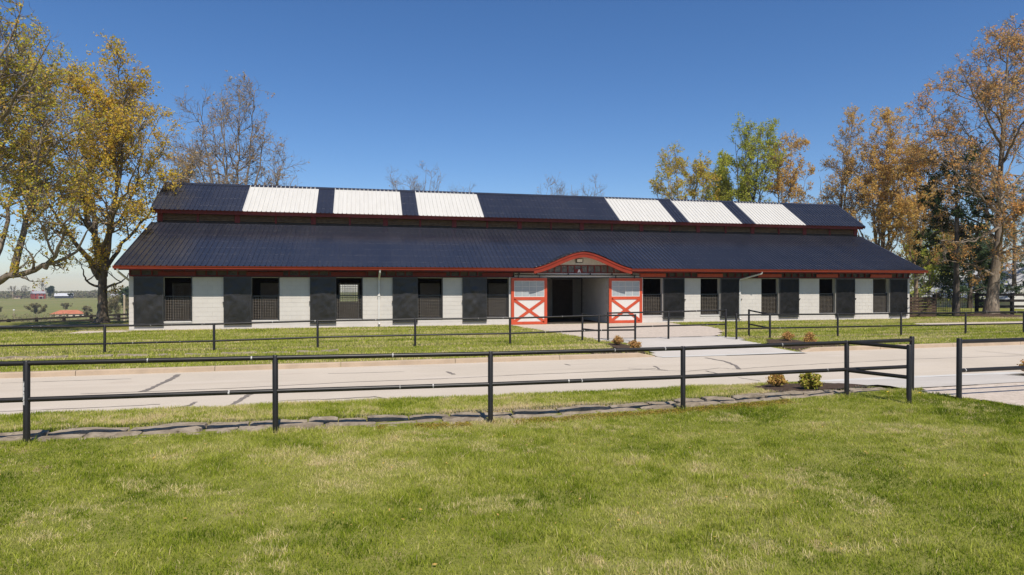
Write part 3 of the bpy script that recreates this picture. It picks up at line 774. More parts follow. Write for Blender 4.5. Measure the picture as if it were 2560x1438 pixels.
# sliding stall doors and mesh guards
def cloth(w, h, seed, deep):
    nx_, nz_ = 16, 28; b = MB()
    for j in range(nz_ + 1):
        for i in range(nx_ + 1):
            u = 2 * i / nx_ - 1; v = 2 * j / nz_ - 1
            o = deep * (max(abs(u), abs(v)) - 1) * -.9 + .07 * (float(fbm(np.array(i * .42 + seed * 7), np.array(j * .36 + seed * 3), seed)) - .5)
            o -= .022 * math.exp(-((abs(u) - abs(v)) / .09) ** 2)
            e = 1 - max(abs(u), abs(v)) ** 6
            b.v.append((i / nx_ * w, -(o * e), j / nz_ * h))
    k = nx_ + 1
    for j in range(nz_):
        for i in range(nx_): b.f.append((j * k + i, j * k + i + 1, (j + 1) * k + i + 1, (j + 1) * k + i))
    return b
zt, zb = WALL_T - .03, SILL - .06
for i, (a, b, side) in enumerate([(p, q, 0) for p, q in zip(Lp, Lm)] + [(p, q, 1) for p, q in zip(Rm, Rr)]):
    if side: a += .06
    y = D - .075
    dm = cloth(b - a, zt - zb, i + 3, .06 if side == 0 else .035)
    me = mesh_of('stall_door', dm, M['rubber'] if side == 0 else M['rubber_right'], smooth=False)
    me.polygons.foreach_set("use_smooth", [True] * len(me.polygons))
    sd = link('stall_door', me, barn, (a, y, zb))
    part('door_frame', MB().box(a - .02, a + .025, y - .02, y + .03, zb - .02, zt).box(b - .025, b + .02, y - .02, y + .03, zb - .02, zt)
         .box(a + .025, b - .025, y - .018, y + .028, zb - .02, zb + .03).box(a + .025, b - .025, y - .018, y + .028, zt - .05, zt - .002), 'black_metal', sd)
    lx = a - .06 if side == 0 else b + .02
    part('latch', MB().box(lx, lx + .08, y - .04, y - .015, 1.28, 1.31).box(lx + .01, lx + .035, y - .045, y - .01, 1.2, 1.28), 'black_metal', sd)
    part('bottom_guide', MB().box(a - .02, b + .02, y - .03, y + .05, zb - .09, zb - .045), 'black_metal', sd)
part('door_header_track', MB().box(Lp[0] - .05, Lr[4], D - .11, D - .013, WALL_T - .028, WALL_T - .0), 'black_metal', barn)
part('door_header_track', MB().box(Rl[0], Rr[4] + .05, D - .11, D - .013, WALL_T - .028, WALL_T - .0), 'black_metal', barn)
GW, GH = 1.18, 1.2
gmb = grid_mesh(GW - .1, GH - .14, .108, .076, .009); gmb.v = [(x + .05, y, z + .07) for x, y, z in gmb.v]
guard_me = mesh_of('stall_guard', gmb, M['grille'])
gf = MB().box(0, .05, -.025, .025, 0, GH).box(GW - .05, GW, -.025, .025, 0, GH).box(.05, GW - .05, -.024, .024, 0, .06).box(.05, GW - .05, -.024, .024, GH - .06, GH - .001)
guard_fr = mesh_of('guard_frame', gf, M['black_metal'])
for a, b in list(zip(Lm, Lr)) + list(zip(Rl, Rm)):
    g = link('stall_guard', guard_me, barn, (a + .02, D + .10, SILL + .03)); g.scale = ((b - a - .04) / GW, 1, 1)
    f = bpy.data.objects.new('guard_frame', guard_fr); COL.objects.link(f); f.parent = g
for i in range(5):
    part('jamb_post', MB().box(Rm[i] - .0, Rm[i] + .06, D - .05, D - .012, SILL - .05, WALL_T - .035), 'galv', barn)
    part('jamb_post', MB().box(Lr[i] - .015, Lr[i] + .03, D - .03, D + .0, SILL + .024, WALL_T - .035), 'black_metal', barn)

# entrance: curved fascia, boarded gable, frieze panes, letter, floodlight
NA = 40; ax_ = [AC - AH + 2 * AH * i / NA for i in range(NA + 1)]
def arch_strip(y0, y1, dz0, dz1):
    b = MB()
    for x in ax_:
        t = Vector((1, 0, (arch_z(x + .02) - arch_z(x - .02)) / .04)).normalized(); nz = Vector((-t.z, 0, t.x))
        z = arch_z(x)
        for yy, dz in ((y0, dz0), (y0, dz1), (y1, dz1), (y1, dz0)):
            b.v.append((x + nz.x * dz * .5, yy, z + dz))
    for i in range(NA):
        for j in range(4):
            j2 = (j + 1) % 4; b.f.append((i * 4 + j, (i + 1) * 4 + j, (i + 1) * 4 + j2, i * 4 + j2))
    b.f.append((3, 2, 1, 0)); e = NA * 4; b.f.append((e, e + 1, e + 2, e + 3))
    return b
part('arch_fascia', arch_strip(Y_EAVE - .07, Y_EAVE - .03, -.31, -.03), 'arch_red', barn)
part('arch_trim', arch_strip(Y_EAVE - .10, Y_EAVE - .06, -.12, -.015), 'arch_red', barn)
mb = MB(); ys = [Y_EAVE - .14]
eb = MB()
for x in ax_: eb.v += [(x, Y_EAVE - .14, arch_z(x) + .012), (x, max(arch_y(x), Y_EAVE) + .02, arch_z(x) + .012)]
for i in range(NA): eb.f.append((2 * i, 2 * i + 2, 2 * i + 3, 2 * i + 1))
ebr = part('eyebrow_roof', eb, 'navy', barn)
x = AC - AH + .12
while x < AC + AH - .1:
    part('roof_rib', MB().beam((x, Y_EAVE - .145, arch_z(x) + .022), (x, arch_y(x) + .01, arch_z(x) + .022), .04, .024), 'galv' if x < AC else 'navy', ebr); x += P_RIB
part('arch_soffit', arch_strip(Y_EAVE - .03, D + .3, -.06, -.03), 'cream_board', barn)
# gable boards
bw = .09; x = AC - 1.75; gb = part('gable_board_backing', MB().poly([(AC - 1.9, D - .005, 3.17)] + [(AC + 1.9, D - .005, 3.17)] + [(xx, D - .005, max(arch_z(xx) - .05, 3.17)) for xx in np.linspace(AC + 1.9, AC - 1.9, 25)]), 'mortar', barn)
while x < AC + 1.75:
    z0_, z1_ = arch_z(x + .006) - .06, arch_z(x + bw - .006) - .06
    if min(z0_, z1_) > 3.2:
        part('gable_board', MB().poly([(x + .005, D - .02, 3.18), (x + bw - .005, D - .02, 3.18), (x + bw - .005, D - .02, z1_), (x + .005, D - .02, z0_)]), 'cream_board', gb)
    x += bw
ef = part('entrance_frieze', MB().box(AC - 3.0, AC + 3.0, D - .03, D + .05, 2.735, 2.775).box(AC - 2.3, AC + 2.3, D - .03, D + .05, 3.135, 3.175), 'dark_red', barn)
n = 13; w = 4.9 / n
for i in range(n + 1):
    x = AC - 2.45 + i * w; part('frieze_stud', MB().box(x - .025, x + .025, D - .025, D + .05, 2.775, 3.135), 'dark_red', ef)
    if i < n:
        part('frieze_pane', MB().quad((x + .025, D + .03, 2.775), (x + w - .025, D + .02, 2.775), (x + w - .025, D + .01, 3.135), (x + .025, D + .03, 3.135)), 'plastic', ef)
for s in (-1, 1):
    part('frieze_board', MB().box(AC + s * 2.75 - .28, AC + s * 2.75 + .28, D + .02, D + .06, 2.775, 3.1), 'dark_red', ef)
sx = AC + .05
part('letter_board', MB().box(sx - .22, sx + .2, D - .06, D - .035, 2.745, 2.955), 'dark_red', ef)
lb = MB()
lz, lh = 2.762, .165
for q in ([(-.085, 0), (-.045, 0), (.012, 1), (-.03, 1)], [(.045, 0), (.09, 0), (.03, 1), (-.012, 1)], [(-.05, .22), (.05, .22), (.045, .38), (-.045, .38)]):
    d = -.068 if len(lb.f) < 1 else (-.0685 if len(lb.f) < 2 else -.069)
    lb.poly([(sx + .0 + a, D + d, lz + lh * b) for a, b in q])
part('letter_a', lb, 'letter', ef)
fl = part('floodlight', MB().extrude([(D - .02, 3.28), (D - .15, 3.32), (D - .19, 3.50), (D - .02, 3.52)], AC - .19 + .05, AC + .19 + .05), 'black_metal', barn)
part('lens', MB().quad((AC - .10, D - .157, 3.325), (AC + .20, D - .157, 3.325), (AC + .20, D - .196, 3.485), (AC - .10, D - .196, 3.485)), 'lamp_glass', fl)
tb = part('track_board', MB().box(7.75, 14.85, D - .02, D + .0, 2.525, 2.73), 'mortar', barn)
x = 7.75
while x < 14.8:
    part('track_batten', MB().box(x + .004, x + .086, D - .034, D - .021, 2.527, 2.728), 'white_paint', tb); x += .09
part('door_track', MB().tube([(7.75, D - .1, 2.63), (14.85, D - .1, 2.63)], .03, 8), 'black_metal', barn)
mb = MB()
for x in (8.0, 8.95, 10.7, 11.95, 13.2, 14.35): mb.box(x - .03, x + .03, D - .11, D - .035, 2.60, 2.72)
part('track_bracket', mb, 'black_metal', barn)
mb = MB()
for x in (7.95, 9.1, 13.4, 14.5): mb.box(x - .025, x + .025, D - .135, D - .105, 2.46, 2.66)
part('door_hanger', mb, 'black_metal', barn)
part('opening_lintel', MB().box(E0, E1, D + .0, D + .19, 2.47, 2.53), 'black_metal', barn)
def red_door(x0, x1, shine):
    y = D - .16; W = x1 - x0; st = .155; t0 = .03
    dr = part('sliding_door', MB().box(x0 + .02, x1 - .02, y + .012, y + .04, t0 + .02, 1.34), 'white_paint', barn)
    part('door_frame', MB().box(x0, x0 + st, y - .012, y + .05, t0, 2.47).box(x1 - st, x1, y - .012, y + .05, t0, 2.47)
         .box(x0 + st, x1 - st, y - .011, y + .049, t0, t0 + .15).box(x0 + st, x1 - st, y - .011, y + .049, 1.31, 1.47).box(x0 + st, x1 - st, y - .011, y + .049, 2.32, 2.47), 'red', dr)
    za, zb_ = t0 + .15, 1.31; br = .075
    a, b = Vector((x0 + st, 0, za)), Vector((x1 - st, 0, zb_))
    for k, (p, q) in enumerate((((x0 + st, za), (x1 - st, zb_)), ((x0 + st, zb_), (x1 - st, za)))):
        dx, dz = q[0] - p[0], q[1] - p[1]; L = math.hypot(dx, dz); nx_, nz_ = -dz / L * br, dx / L * br
        yy = y - .008 - k * .003; ex, ez = dx / L * .03, dz / L * .03
        pts = [(p[0] - ex + nx_, p[1] - ez + nz_), (p[0] - ex - nx_, p[1] - ez - nz_), (q[0] + ex - nx_, q[1] + ez - nz_), (q[0] + ex + nx_, q[1] + ez + nz_)]
        m = MB(); n0 = 0
        m.v += [(a_, yy, b_) for a_, b_ in pts] + [(a_, y + .011, b_) for a_, b_ in pts]
        m.f += [(0, 1, 2, 3), (0, 4, 5, 1), (1, 5, 6, 2), (2, 6, 7, 3), (3, 7, 4, 0)]
        part('brace', m, 'red', dr)
    wa, wb, wza, wzb = x0 + st, x1 - st, 1.47, 2.32; f = .03
    mm = MB().box(wa, wb, y - .004, y + .02, wza, wza + f).box(wa, wb, y - .004, y + .02, wzb - f, wzb).box(wa, wa + f, y - .005, y + .021, wza + f, wzb - f).box(wb - f, wb, y - .005, y + .021, wza + f, wzb - f)
    cw, chh = (wb - wa - 2 * f) / 4, (wzb - wza - 2 * f) / 3
    for i in range(1, 4): mm.box(wa + f + i * cw - .011, wa + f + i * cw + .011, y - .003, y + .018, wza + f, wzb - f)
    for i in range(1, 3): mm.box(wa + f, wb - f, y - .002, y + .017, wza + f + i * chh - .011, wza + f + i * chh + .011)
    part('muntins', mm, 'white_paint', dr)
    for i in range(4):
        for j in range(3):
            part('window_pane', MB().quad((wa + f + i * cw, y + .012, wza + f + j * chh), (wa + f + (i + 1) * cw, y + .012, wza + f + j * chh), (wa + f + (i + 1) * cw, y + .012 + random.uniform(-.003, .003), wza + f + (j + 1) * chh), (wa + f + i * cw, y + .012, wza + f + (j + 1) * chh)), 'pane', dr)
red_door(7.555, 9.502, 0); red_door(12.994, 14.933, 1)
part('corner_board', MB().box(7.46, 7.55, D - .05, D - .016, 0, 2.5), 'white_paint', barn)
part('corner_board', MB().box(14.94, 15.02, D - .05, D - .016, 0, 2.5), 'white_paint', barn)
# downspouts
def spout(xt, yt, xw, name='downspout'):
    p = [(xt, yt, 2.86), (xt, yt + .03, 2.74), (xw, D - .10, 2.40), (xw, D - .08, 2.28), (xw, D - .075, .22), (xw + .02, D - .16, .13)]
    part(name, MB().tube(p, .048, 8), 'spout', barn, True)
    part('spout_strap', MB().box(xw - .065, xw + .065, D - .14, D - .005, 1.55, 1.585), 'spout', barn)
spout(.83, Y_EAVE - .04, .80); spout(21.85, Y_EAVE - .04, 21.0)
for xt, xw in ((XL - .16, XL - .05), (XR + .16, XR + .05)):
    part('downspout', MB().tube([(xt, Y_EAVE - .04, 2.85), (xt, Y_EAVE, 2.72), (xw, D + .25, 2.3), (xw, D + .3, 2.1), (xw, D + .3, .1)], .048, 8), 'spout', barn, True)

# ------------------------------------------------------------------ pipe fences
def pipe_fence(label, posts, rails, group='black pipe fences', r_post=.04, r_rail=.033):
    """posts: (x, y, z bottom, z top); rails: lists of points"""
    f = thing('pipe_fence', label, 'fence', (posts[0][0], posts[0][1], posts[0][2]), group)
    for x, y, z0, z1 in posts:
        lx = random.uniform(-.008, .008)
        part('post', MB().tube([(x + lx, y, z0 - .25), (x, y, z1 - .012), (x, y, z1)], [r_post, r_post, r_post * .8], 14), 'pipe', f, True)
    for pts in rails: part('rail', MB().tube(pts, r_rail, 12), 'pipe', f, True)
    return f
def az(x): return float(np.interp(x, AX, AZ))
NY = 9.3
np_posts = [(-10.3, NY), (-7.25, NY), (-4.18, NY), (-1.18, NY), (1.865, NY), (5.03, NY), (8.13, NY), (9.49, NY)]
tops = {-10.3: 1.17, -7.25: 1.17, -4.18: 1.165, -1.18: 1.155, 1.865: 1.135, 5.03: 1.14, 8.13: 1.17, 9.49: 1.185}
rl = [[(x, NY, tops[x] - .035) for x, _ in np_posts], [(x, NY, .665 + (tops[x] - 1.165) * .8) for x, _ in np_posts]]
wing = (8.62, 8.50)
pf = pipe_fence('long black pipe fence between the near lawn and the road', [(x, y, az(x), tops[x] + (.03 if x > 9 else 0)) for x, y in np_posts] + [(wing[0], wing[1], az(8.7), 1.16)],
                rl + [[(8.13, NY, 1.14), (wing[0], wing[1], 1.11)], [(8.13, NY, .655), (wing[0], wing[1], .63)]], r_post=.039, r_rail=.032)
rp = [(9.62, 8.5), (12.67, 8.5), (15.7, 8.5)]
pipe_fence('black pipe fence on the near drive, right of the gate gap', [(x, y, .2, 1.245) for x, y in rp], [[(9.62, 8.5, 1.19), (15.7, 8.5, 1.215)], [(9.62, 8.5, .71), (15.7, 8.5, .735)]], r_post=.041, r_rail=.034)
FY = 21.3
fp = [(-13.6, .92), (-10.55, .91), (-7.53, .91), (-4.50, .93), (-1.41, .985), (1.71, 1.0), (4.96, .995), (8.22, 1.05), (9.62, 1.04)]
def zlow(t): return t - .535
pipe_fence('black pipe fence in front of the barn, left of the crossing', [(x, FY, .03, t + (.015 if x > 8 else 0)) for x, t in fp] + [(7.85, 22.0, .03, 1.07)],
           [[(x, FY, t - .028) for x, t in fp], [(x, FY, zlow(t) - .02) for x, t in fp], [(8.22, FY, 1.02), (7.85, 22.0, 1.045)], [(8.22, FY, .48), (7.85, 22.0, .5)]], r_post=.038, r_rail=.03)
pipe_fence('short black pipe fence set back behind the crossing gap', [(8.93, 22.2, .03, 1.1), (11.4, 22.2, .03, 1.1), (13.88, 22.25, .03, 1.16)],
           [[(8.93, 22.2, 1.06), (11.4, 22.2, 1.085), (13.88, 22.25, 1.12)], [(8.93, 22.2, .52), (11.4, 22.2, .55), (13.88, 22.25, .57)]], r_post=.038, r_rail=.03)
fr = [(13.73, 1.005), (15.17, 1.005), (18.2, .99), (21.2, .988), (24.43, .988), (27.5, .988), (30.5, .988), (33.5, .988)]
pipe_fence('black pipe fence in front of the barn, right of the crossing', [(x, FY, .03, t + (.03 if x < 14 else 0)) for x, t in fr] + [(15.0, 22.4, .03, 1.14)],
           [[(x, FY, t - .028) for x, t in fr], [(x, FY, .46) for x, t in fr], [(15.17, FY, .98), (15.0, 22.4, 1.10)], [(15.17, FY, .46), (15.0, 22.4, .55)]], r_post=.038, r_rail=.03)

# ------------------------------------------------------------------ stone edging
def stone_mb(L, W, H, rng):
    """broken slab: uneven outline, chipped edge, hollowed top"""
    k = 18; b = MB(); ring = []; ph = rng.uniform(0, 6)
    for j in range(k):
        t = 2 * math.pi * j / k
        cx, sy_ = math.cos(t), math.sin(t); s = (abs(cx) ** 9 + abs(sy_) ** 9) ** (-1 / 9)
        q = rng.uniform(.90, 1.06); ring.append((cx * s * L / 2 * (.97 + .03 * q), sy_ * s * W / 2 * q))
    top = lambda x: .016 * math.sin(x * 5 + ph) + rng.uniform(-.012, .010)
    b.v += [(x * 1.02, y * 1.05, -H) for x, y in ring]
    b.v += [(x * rng.uniform(.98, 1.03), y * rng.uniform(.96, 1.08), -.045 + rng.uniform(-.02, .012)) for x, y in ring]
    b.v += [(x * .99, y * .95, top(x) - .008) for x, y in ring]
    b.v += [(x * .8, y * .5, top(x) + .006) for x, y in ring]
    b.v.append((rng.uniform(-.05, .05), 0, .008))
    for a in (0, k, 2 * k):
        for j in range(k): b.f.append((a + j, a + (j + 1) % k, a + k + (j + 1) % k, a + k + j))
    for j in range(k): b.f.append((3 * k + j, 3 * k + (j + 1) % k, 4 * k))
    return b
rs = random.Random(5)
ed = thing('stone_edging', 'low grey limestone edging laid along the foot of the near fence', 'stone edging', (0, 9.6, .1))
for row, (yc, wv, up, l0, l1) in enumerate(((9.43, .14, -.005, .2, .5), (9.595, .20, .026, .3, .85), (9.83, .25, .045, .4, 1.15))):
    x = -9.0 + row * .3
    while x < 9.35 - (.9 if row == 0 else 0):
        L = rs.uniform(l0, l1)
        y = yc + rs.uniform(-.025, .025)
        if x > 6.5 and row == 0: x += L; continue
        z = az(x + L / 2) + up + rs.uniform(-.014, .016)
        if x > 7.0: z -= .03 * (x - 7.0)
        o = part('stone', stone_mb(L * .97, wv * rs.uniform(.98, 1.14), .16, rs), 'stone', None, loc=(0, 0, 0))
        o.parent = ed; o.location = (x + L / 2 - 0, y - 9.6, z - .1); o.rotation_euler = (rs.uniform(-.06, .05), rs.uniform(-.02, .02), rs.uniform(-.03, .03))
        x += L
ed2 = thing('stone_edging', 'low stone edging in the lawn in front of the far fence', 'stone edging', (-5, 20.3, .06))
x = -12.0
while x < -1.2:
    L = rs.uniform(.5, 1.1)
    o = part('stone', stone_mb(L * .97, .3, .16, rs), 'stone', None, loc=(0, 0, 0)); o.parent = ed2
    o.location = (x + L / 2 + 5, rs.uniform(-.04, .04), .04 + rs.uniform(-.02, .02)); x += L + rs.uniform(0, .25)

# ------------------------------------------------------------------ board fences and gate beyond the yard
def gz(x, y): return float(base_z(np.array([x]), np.array([y]))[0])
bf = thing('board_fence', 'black three-board fence on the slope behind the tree', 'fence', at_depth(160, 800, 66)[:2] + (-2,))
pts = []
for px_i, py_i in ((-190, 812), (-118, 808), (-48, 804), (22, 800.5), (91, 797), (160, 793.5), (228, 790), (297, 786.5), (366, 783), (435, 780)):
    x, y, z = at_depth(px_i, py_i, 66); pts.append((x, y, z))
for x, y, z in pts: part('post', MB().box(x - .13, x + .13, y - .09, y + .09, min(gz(x, y), z - 1.2) - .3, z + .12), 'fence_board', bf)
for a, b in zip(pts[:-1], pts[1:]):
    for dz in (0, -.40, -.80):
        part('board', MB().beam((a[0], a[1] - .13, a[2] + dz - .02), (b[0], b[1] - .13, b[2] + dz - .02), .04, .19), 'fence_board', bf)
# right: brown windbreak panel, wire gate, black board fence, pale-roofed shed
wb = thing('board_panel_fence', 'brown close-boarded fence panel at the right end of the barn', 'fence', (33.5, 34.5, 0))
A = Vector((32.95, 34.2, 0)); B = Vector((36.1, 33.6, 0))
for i in range(7):
    z = .12 + i * .185
    part('board', MB().beam(A + Vector((0, -.05, z)), B + Vector((0, -.05, z)), .03, .155), 'brown_board', wb)
for t in (0.03, .5, 1.0):
    p = A.lerp(B, t); part('post', MB().box(p.x - .08, p.x + .08, p.y - .01, p.y + .13, -.2, 1.42 if t < 1 else 1.5), 'fence_board', wb)
part('cap_board', MB().beam(A + Vector((0, 0, 1.44)), B + Vector((0, 0, 1.48)), .16, .05), 'fence_board', wb)
gt = thing('wire_gate', 'wide open-wire farm gate between the brown panel and the big tree', 'gate', (36.3, 35.0, 0))
A = Vector((36.35, 35.1, 0)); B = Vector((41.3, 35.6, 0)); fr_ = MB()
for z in (.12, 1.55): fr_.tube([A + Vector((0, 0, z)), B + Vector((0, 0, z))], .025, 6)
for t in (0, .33, .66, 1): p = A.lerp(B, t); fr_.tube([p + Vector((0, 0, .12)), p + Vector((0, 0, 1.55))], .025, 6)
part('gate_frame', fr_, 'brown_board', gt)
wr = MB()
for i in range(1, 8): wr.tube([A + Vector((0, 0, .12 + i * .18)), B + Vector((0, 0, .12 + i * .18))], .011, 4, False)
for i in range(1, 24): p = A.lerp(B, i / 24); wr.tube([p + Vector((0, 0, .12)), p + Vector((0, 0, 1.55))], .009, 4, False)
part('gate_wire', wr, 'brown_board', gt)
bf2 = thing('board_fence', 'black four-board fence running off behind the big rust-coloured tree', 'fence', (41.6, 34.4, 0))
pp = [Vector((40.6 + 2.6 * i, 34.6 - .35 * i, 0)) for i in range(5)]
for p in pp: part('post', MB().box(p.x - .09, p.x + .09, p.y - .08, p.y + .08, -.3, 1.55), 'fence_board', bf2)
for a, b in zip(pp[:-1], pp[1:]):
    for z in (.22, .62, 1.02, 1.42): part('board', MB().beam(a + Vector((0, -.1, z)), b + Vector((0, -.1, z)), .035, .17), 'fence_board', bf2)
sh = thing('shed', 'pale metal-roofed shed half hidden at the right edge', 'shed', (61, 50, -.6))
x0_, y0_ = 59.0, 47.0
part('wall', MB().box(x0_ + .4, x0_ + 9.6, y0_ + .3, y0_ + 9, -1.2, .95), 'white_paint', sh)
part('gable', MB().poly([(x0_ + .4, y0_ + .3, .95), (x0_ + 9.6, y0_ + .3, .95), (x0_ + 5, y0_ + .3, 4.2)]), 'white_paint', sh)
for i in range(12):
    a = y0_ + i * .8; h = .012 * (i % 2)
    part('roof_sheet', MB().quad((x0_, a, .72 + h), (x0_ + 5, a, 4.35 + h), (x0_ + 5, a + .8, 4.35 + h), (x0_, a + .8, .72 + h)), 'pale_roof', sh)
    part('roof_sheet', MB().quad((x0_ + 10, a, .72 + h), (x0_ + 5, a, 4.35 + h), (x0_ + 5, a + .8, 4.35 + h), (x0_ + 10, a + .8, .72 + h)), 'pale_roof', sh)

# ------------------------------------------------------------------ trees
def unit(v): return v / np.maximum(np.linalg.norm(v, axis=-1, keepdims=True), 1e-9)
def tubes(P, Rr_, k):
    """P (B,S,3), R (B,S) -> verts, quads"""
    B_, S_, _ = P.shape
    T = np.empty_like(P); T[:, 1:-1] = P[:, 2:] - P[:, :-2]; T[:, 0] = P[:, 1] - P[:, 0]; T[:, -1] = P[:, -1] - P[:, -2]
    T = unit(T)
    ref = np.tile(np.array([.37, .61, .31]), (B_, S_, 1)); U = unit(np.cross(T, ref)); W = np.cross(T, U)
    a = np.arange(k) * 2 * np.pi / k
    V = P[:, :, None, :] + (U[:, :, None, :] * np.cos(a)[None, None, :, None] + W[:, :, None, :] * np.sin(a)[None, None, :, None]) * Rr_[:, :, None, None]
    i = np.arange(B_ * S_ * k).reshape(B_, S_, k); j = np.roll(i, -1, axis=2)
    F = np.stack([i[:, :-1], j[:, :-1], j[:, 1:], i[:, 1:]], -1).reshape(-1, 4)
    return V.reshape(-1, 3), F
def resample(pts, n):
    pts = np.asarray(pts, float); t = np.r_[0, np.cumsum(np.linalg.norm(np.diff(pts, axis=0), axis=1))]; u = np.linspace(0, t[-1], n)
    k = np.stack([np.interp(u, t, pts[:, c]) for c in range(3)], -1)
    for _ in range(2): k[1:-1] = .25 * k[:-2] + .5 * k[1:-1] + .25 * k[2:]
    return k
def children(rng, P, Rad, n, L, S, ang, wander, trop, rmax, rtip, tmin=.15, env=None, shrink=.5, tail=1.0):
    B_ = len(P); seg = np.linalg.norm(np.diff(P, axis=1), axis=2); ln = seg.sum(1)
    b = rng.choice(B_, n, p=ln / ln.sum())
    t = tmin + (1 - tmin) * rng.random(n) ** .72; f = t * (P.shape[1] - 1); i = np.minimum(f.astype(int), P.shape[1] - 2); w = (f - i)[:, None]
    base = P[b, i] * (1 - w) + P[b, i + 1] * w
    T = unit(P[b, i + 1] - P[b, i]); r0 = Rad[b, i] * (1 - w[:, 0]) + Rad[b, i + 1] * w[:, 0]
    rnd = unit(rng.normal(size=(n, 3))); side = unit(np.cross(T, rnd))
    a = np.radians(rng.uniform(ang[0], ang[1], n))[:, None]
    d = unit(T * np.cos(a) + side * np.sin(a))
    length = L * rng.uniform(.55, 1.25, n) * (1 - shrink * t)
    if env is not None:
        c, e = env
        def lobes(p):
            v = (p - c) / e; an = np.arctan2(v[:, 1], v[:, 0]); el = np.arctan2(v[:, 2], np.hypot(v[:, 0], v[:, 1]) + 1e-6)
            return np.linalg.norm(v, axis=1) / (.80 + .42 * fbm(an * 1.3 + 7 + e[2], el * 1.7 + 3 + c[0], 17))
        inside = lobes(base) < 1.03
        for _ in range(3):
            q = lobes(base + d * length[:, None])
            length = np.where(q > 1, length * .62, length)
        base, d, length, r0 = base[inside], d[inside], length[inside], r0[inside]; n = len(base)
    out = np.empty((n, S + 1, 3)); out[:, 0] = base; p = base; step = (length / S)[:, None]
    for s in range(S):
        d = unit(d + rng.normal(size=(n, 3)) * wander + np.array([0, 0, trop])); p = p + d * step; out[:, s + 1] = p
    r = np.minimum(r0 * .62, rmax)[:, None] * np.linspace(1, 0, S + 1)[None] + rtip
    return out, r
def leaf_quads(rng, sets, n, size, jitter, aspect=1.5, droop=0.0):
    """leaf-sized rhombs on the outer twigs; sets: [(P, weight)]"""
    tot = sum(w for _, w in sets); V = []
    for P, w in sets:
        g = 6; mc = int(n * w / tot / g); b = np.repeat(rng.integers(0, len(P), mc), g); m = len(b); f = np.repeat(rng.random(mc) ** .6, g) * (P.shape[1] - 1); i = np.minimum(f.astype(int), P.shape[1] - 2); u = (f - i)[:, None]
        c = P[b, i] * (1 - u) + P[b, i + 1] * u + rng.normal(size=(m, 3)) * jitter
        a = unit(rng.normal(size=(m, 3)) + np.array([0, 0, -droop])); o = unit(np.cross(a, rng.normal(size=(m, 3))))
        s = (size * rng.uniform(.6, 1.35, m))[:, None]
        V.append(np.stack([c - a * s * .5 * aspect, c + o * s * .5, c + a * s * .5 * aspect, c - o * s * .5], 1))
    V = np.concatenate(V); return V.reshape(-1, 3), np.arange(len(V) * 4).reshape(-1, 4)
def build_tree(name, label, seed, base, limbs, env, spec, bark, leaf, group=None, flare=None):
    """limbs: [(points, r0, r1)] main skeleton in world coordinates; spec: child levels and leaves"""
    rng = np.random.default_rng(seed)
    t = thing(name, label, 'tree', tuple(base), group); bs = np.array(base, float)
    VV, FF, off = [], [], 0
    def add(P, r, k):
        nonlocal off
        v, f = tubes(P, r, k); VV.append(v); FF.append(f + off); off += len(v)
    S0 = 15; P0, R0 = [], []
    for j, (pts, r0, r1) in enumerate(limbs):
        k = resample(pts, S0 + 1); k[1:] += rng.normal(size=(S0, 3)) * (r0 * .04 if j == 0 else r0 * .14 + .025)
        r = r0 + ((r1 if j == 0 else min(r1, .014)) - r0) * np.linspace(0, 1, S0 + 1) ** .75
        if j == 0 and flare: r = r * (1 + flare * np.exp(-np.arange(S0 + 1) * .95))
        P0.append(k); R0.append(r)
    P0, R0 = np.array(P0), np.array(R0); add(P0, R0, 12)
    env_ = (np.array(env[0], float), np.array(env[1], float))
    cur, cr = P0[spec.get('skip', 0):], R0[spec.get('skip', 0):]; levels = []
    for li, lv in enumerate(spec['levels']):
        cur, cr = children(rng, cur, cr, env=env_, **{k: v for k, v in lv.items() if k != 'k'}); add(cur, cr, lv.get('k', 4)); levels.append(cur)
    me = np_mesh('trunk', np.concatenate(VV) - bs, np.concatenate(FF), M[bark], True)
    link('trunk', me, t, tuple(base))
    lf = spec['leaf']
    sets = [(levels[-1], 1.0)] + ([(levels[-2], lf.get('in', .3))] if len(levels) > 1 else [])
    v, f = leaf_quads(rng, sets, lf['n'], lf['size'], lf.get('jit', .06), lf.get('aspect', 1.5), lf.get('droop', 0))
    link('crown', np_mesh('crown', v - bs, f, M[leaf]), t, tuple(base))
    return t
def auto_limbs(rng, base, H, r, fork, nl, spread, lean=(0, 0), leader=True, up=.8):
    base = np.array(base, float); L = []
    top = base + np.array([lean[0], lean[1], H])
    trunk = [base - np.array([0, 0, .3]), base + np.array([lean[0] * .2, lean[1] * .2, H * fork])]
    if leader: trunk += [base + np.array([lean[0] * .5 + rng.normal() * .3, lean[1] * .5, H * .7]), top]
    L.append((trunk, r, r * (.12 if leader else .62)))
    for i in range(nl):
        if leader: t = rng.uniform(fork, .8)
        else: t = fork * rng.uniform(.82, 1.0)
        p = base + np.array([lean[0] * t, lean[1] * t, H * t]); a = i * 2.4 + rng.uniform(-.5, .5)
        rem = (1 - t) if leader else 1 - fork
        s = spread * rng.uniform(.12, 1.08) * (min(1, 1.5 * rem) if leader else 1)
        rise = H * rem * rng.uniform(.8, 1.0) * (up if leader else 1.0 - .62 * min(1.0, s / spread) ** 2.2)
        q = p + np.array([math.cos(a) * s * .62, math.sin(a) * s * .62, rise * .45]); q2 = p + np.array([math.cos(a) * s, math.sin(a) * s, rise])
        L.append(([p, p * .5 + q * .5 + rng.normal(size=3) * .1, q, q2], r * (.42 if leader else .5) * rng.uniform(.7, 1.1) * (1 - .5 * t if leader else 1), .03))
    return L
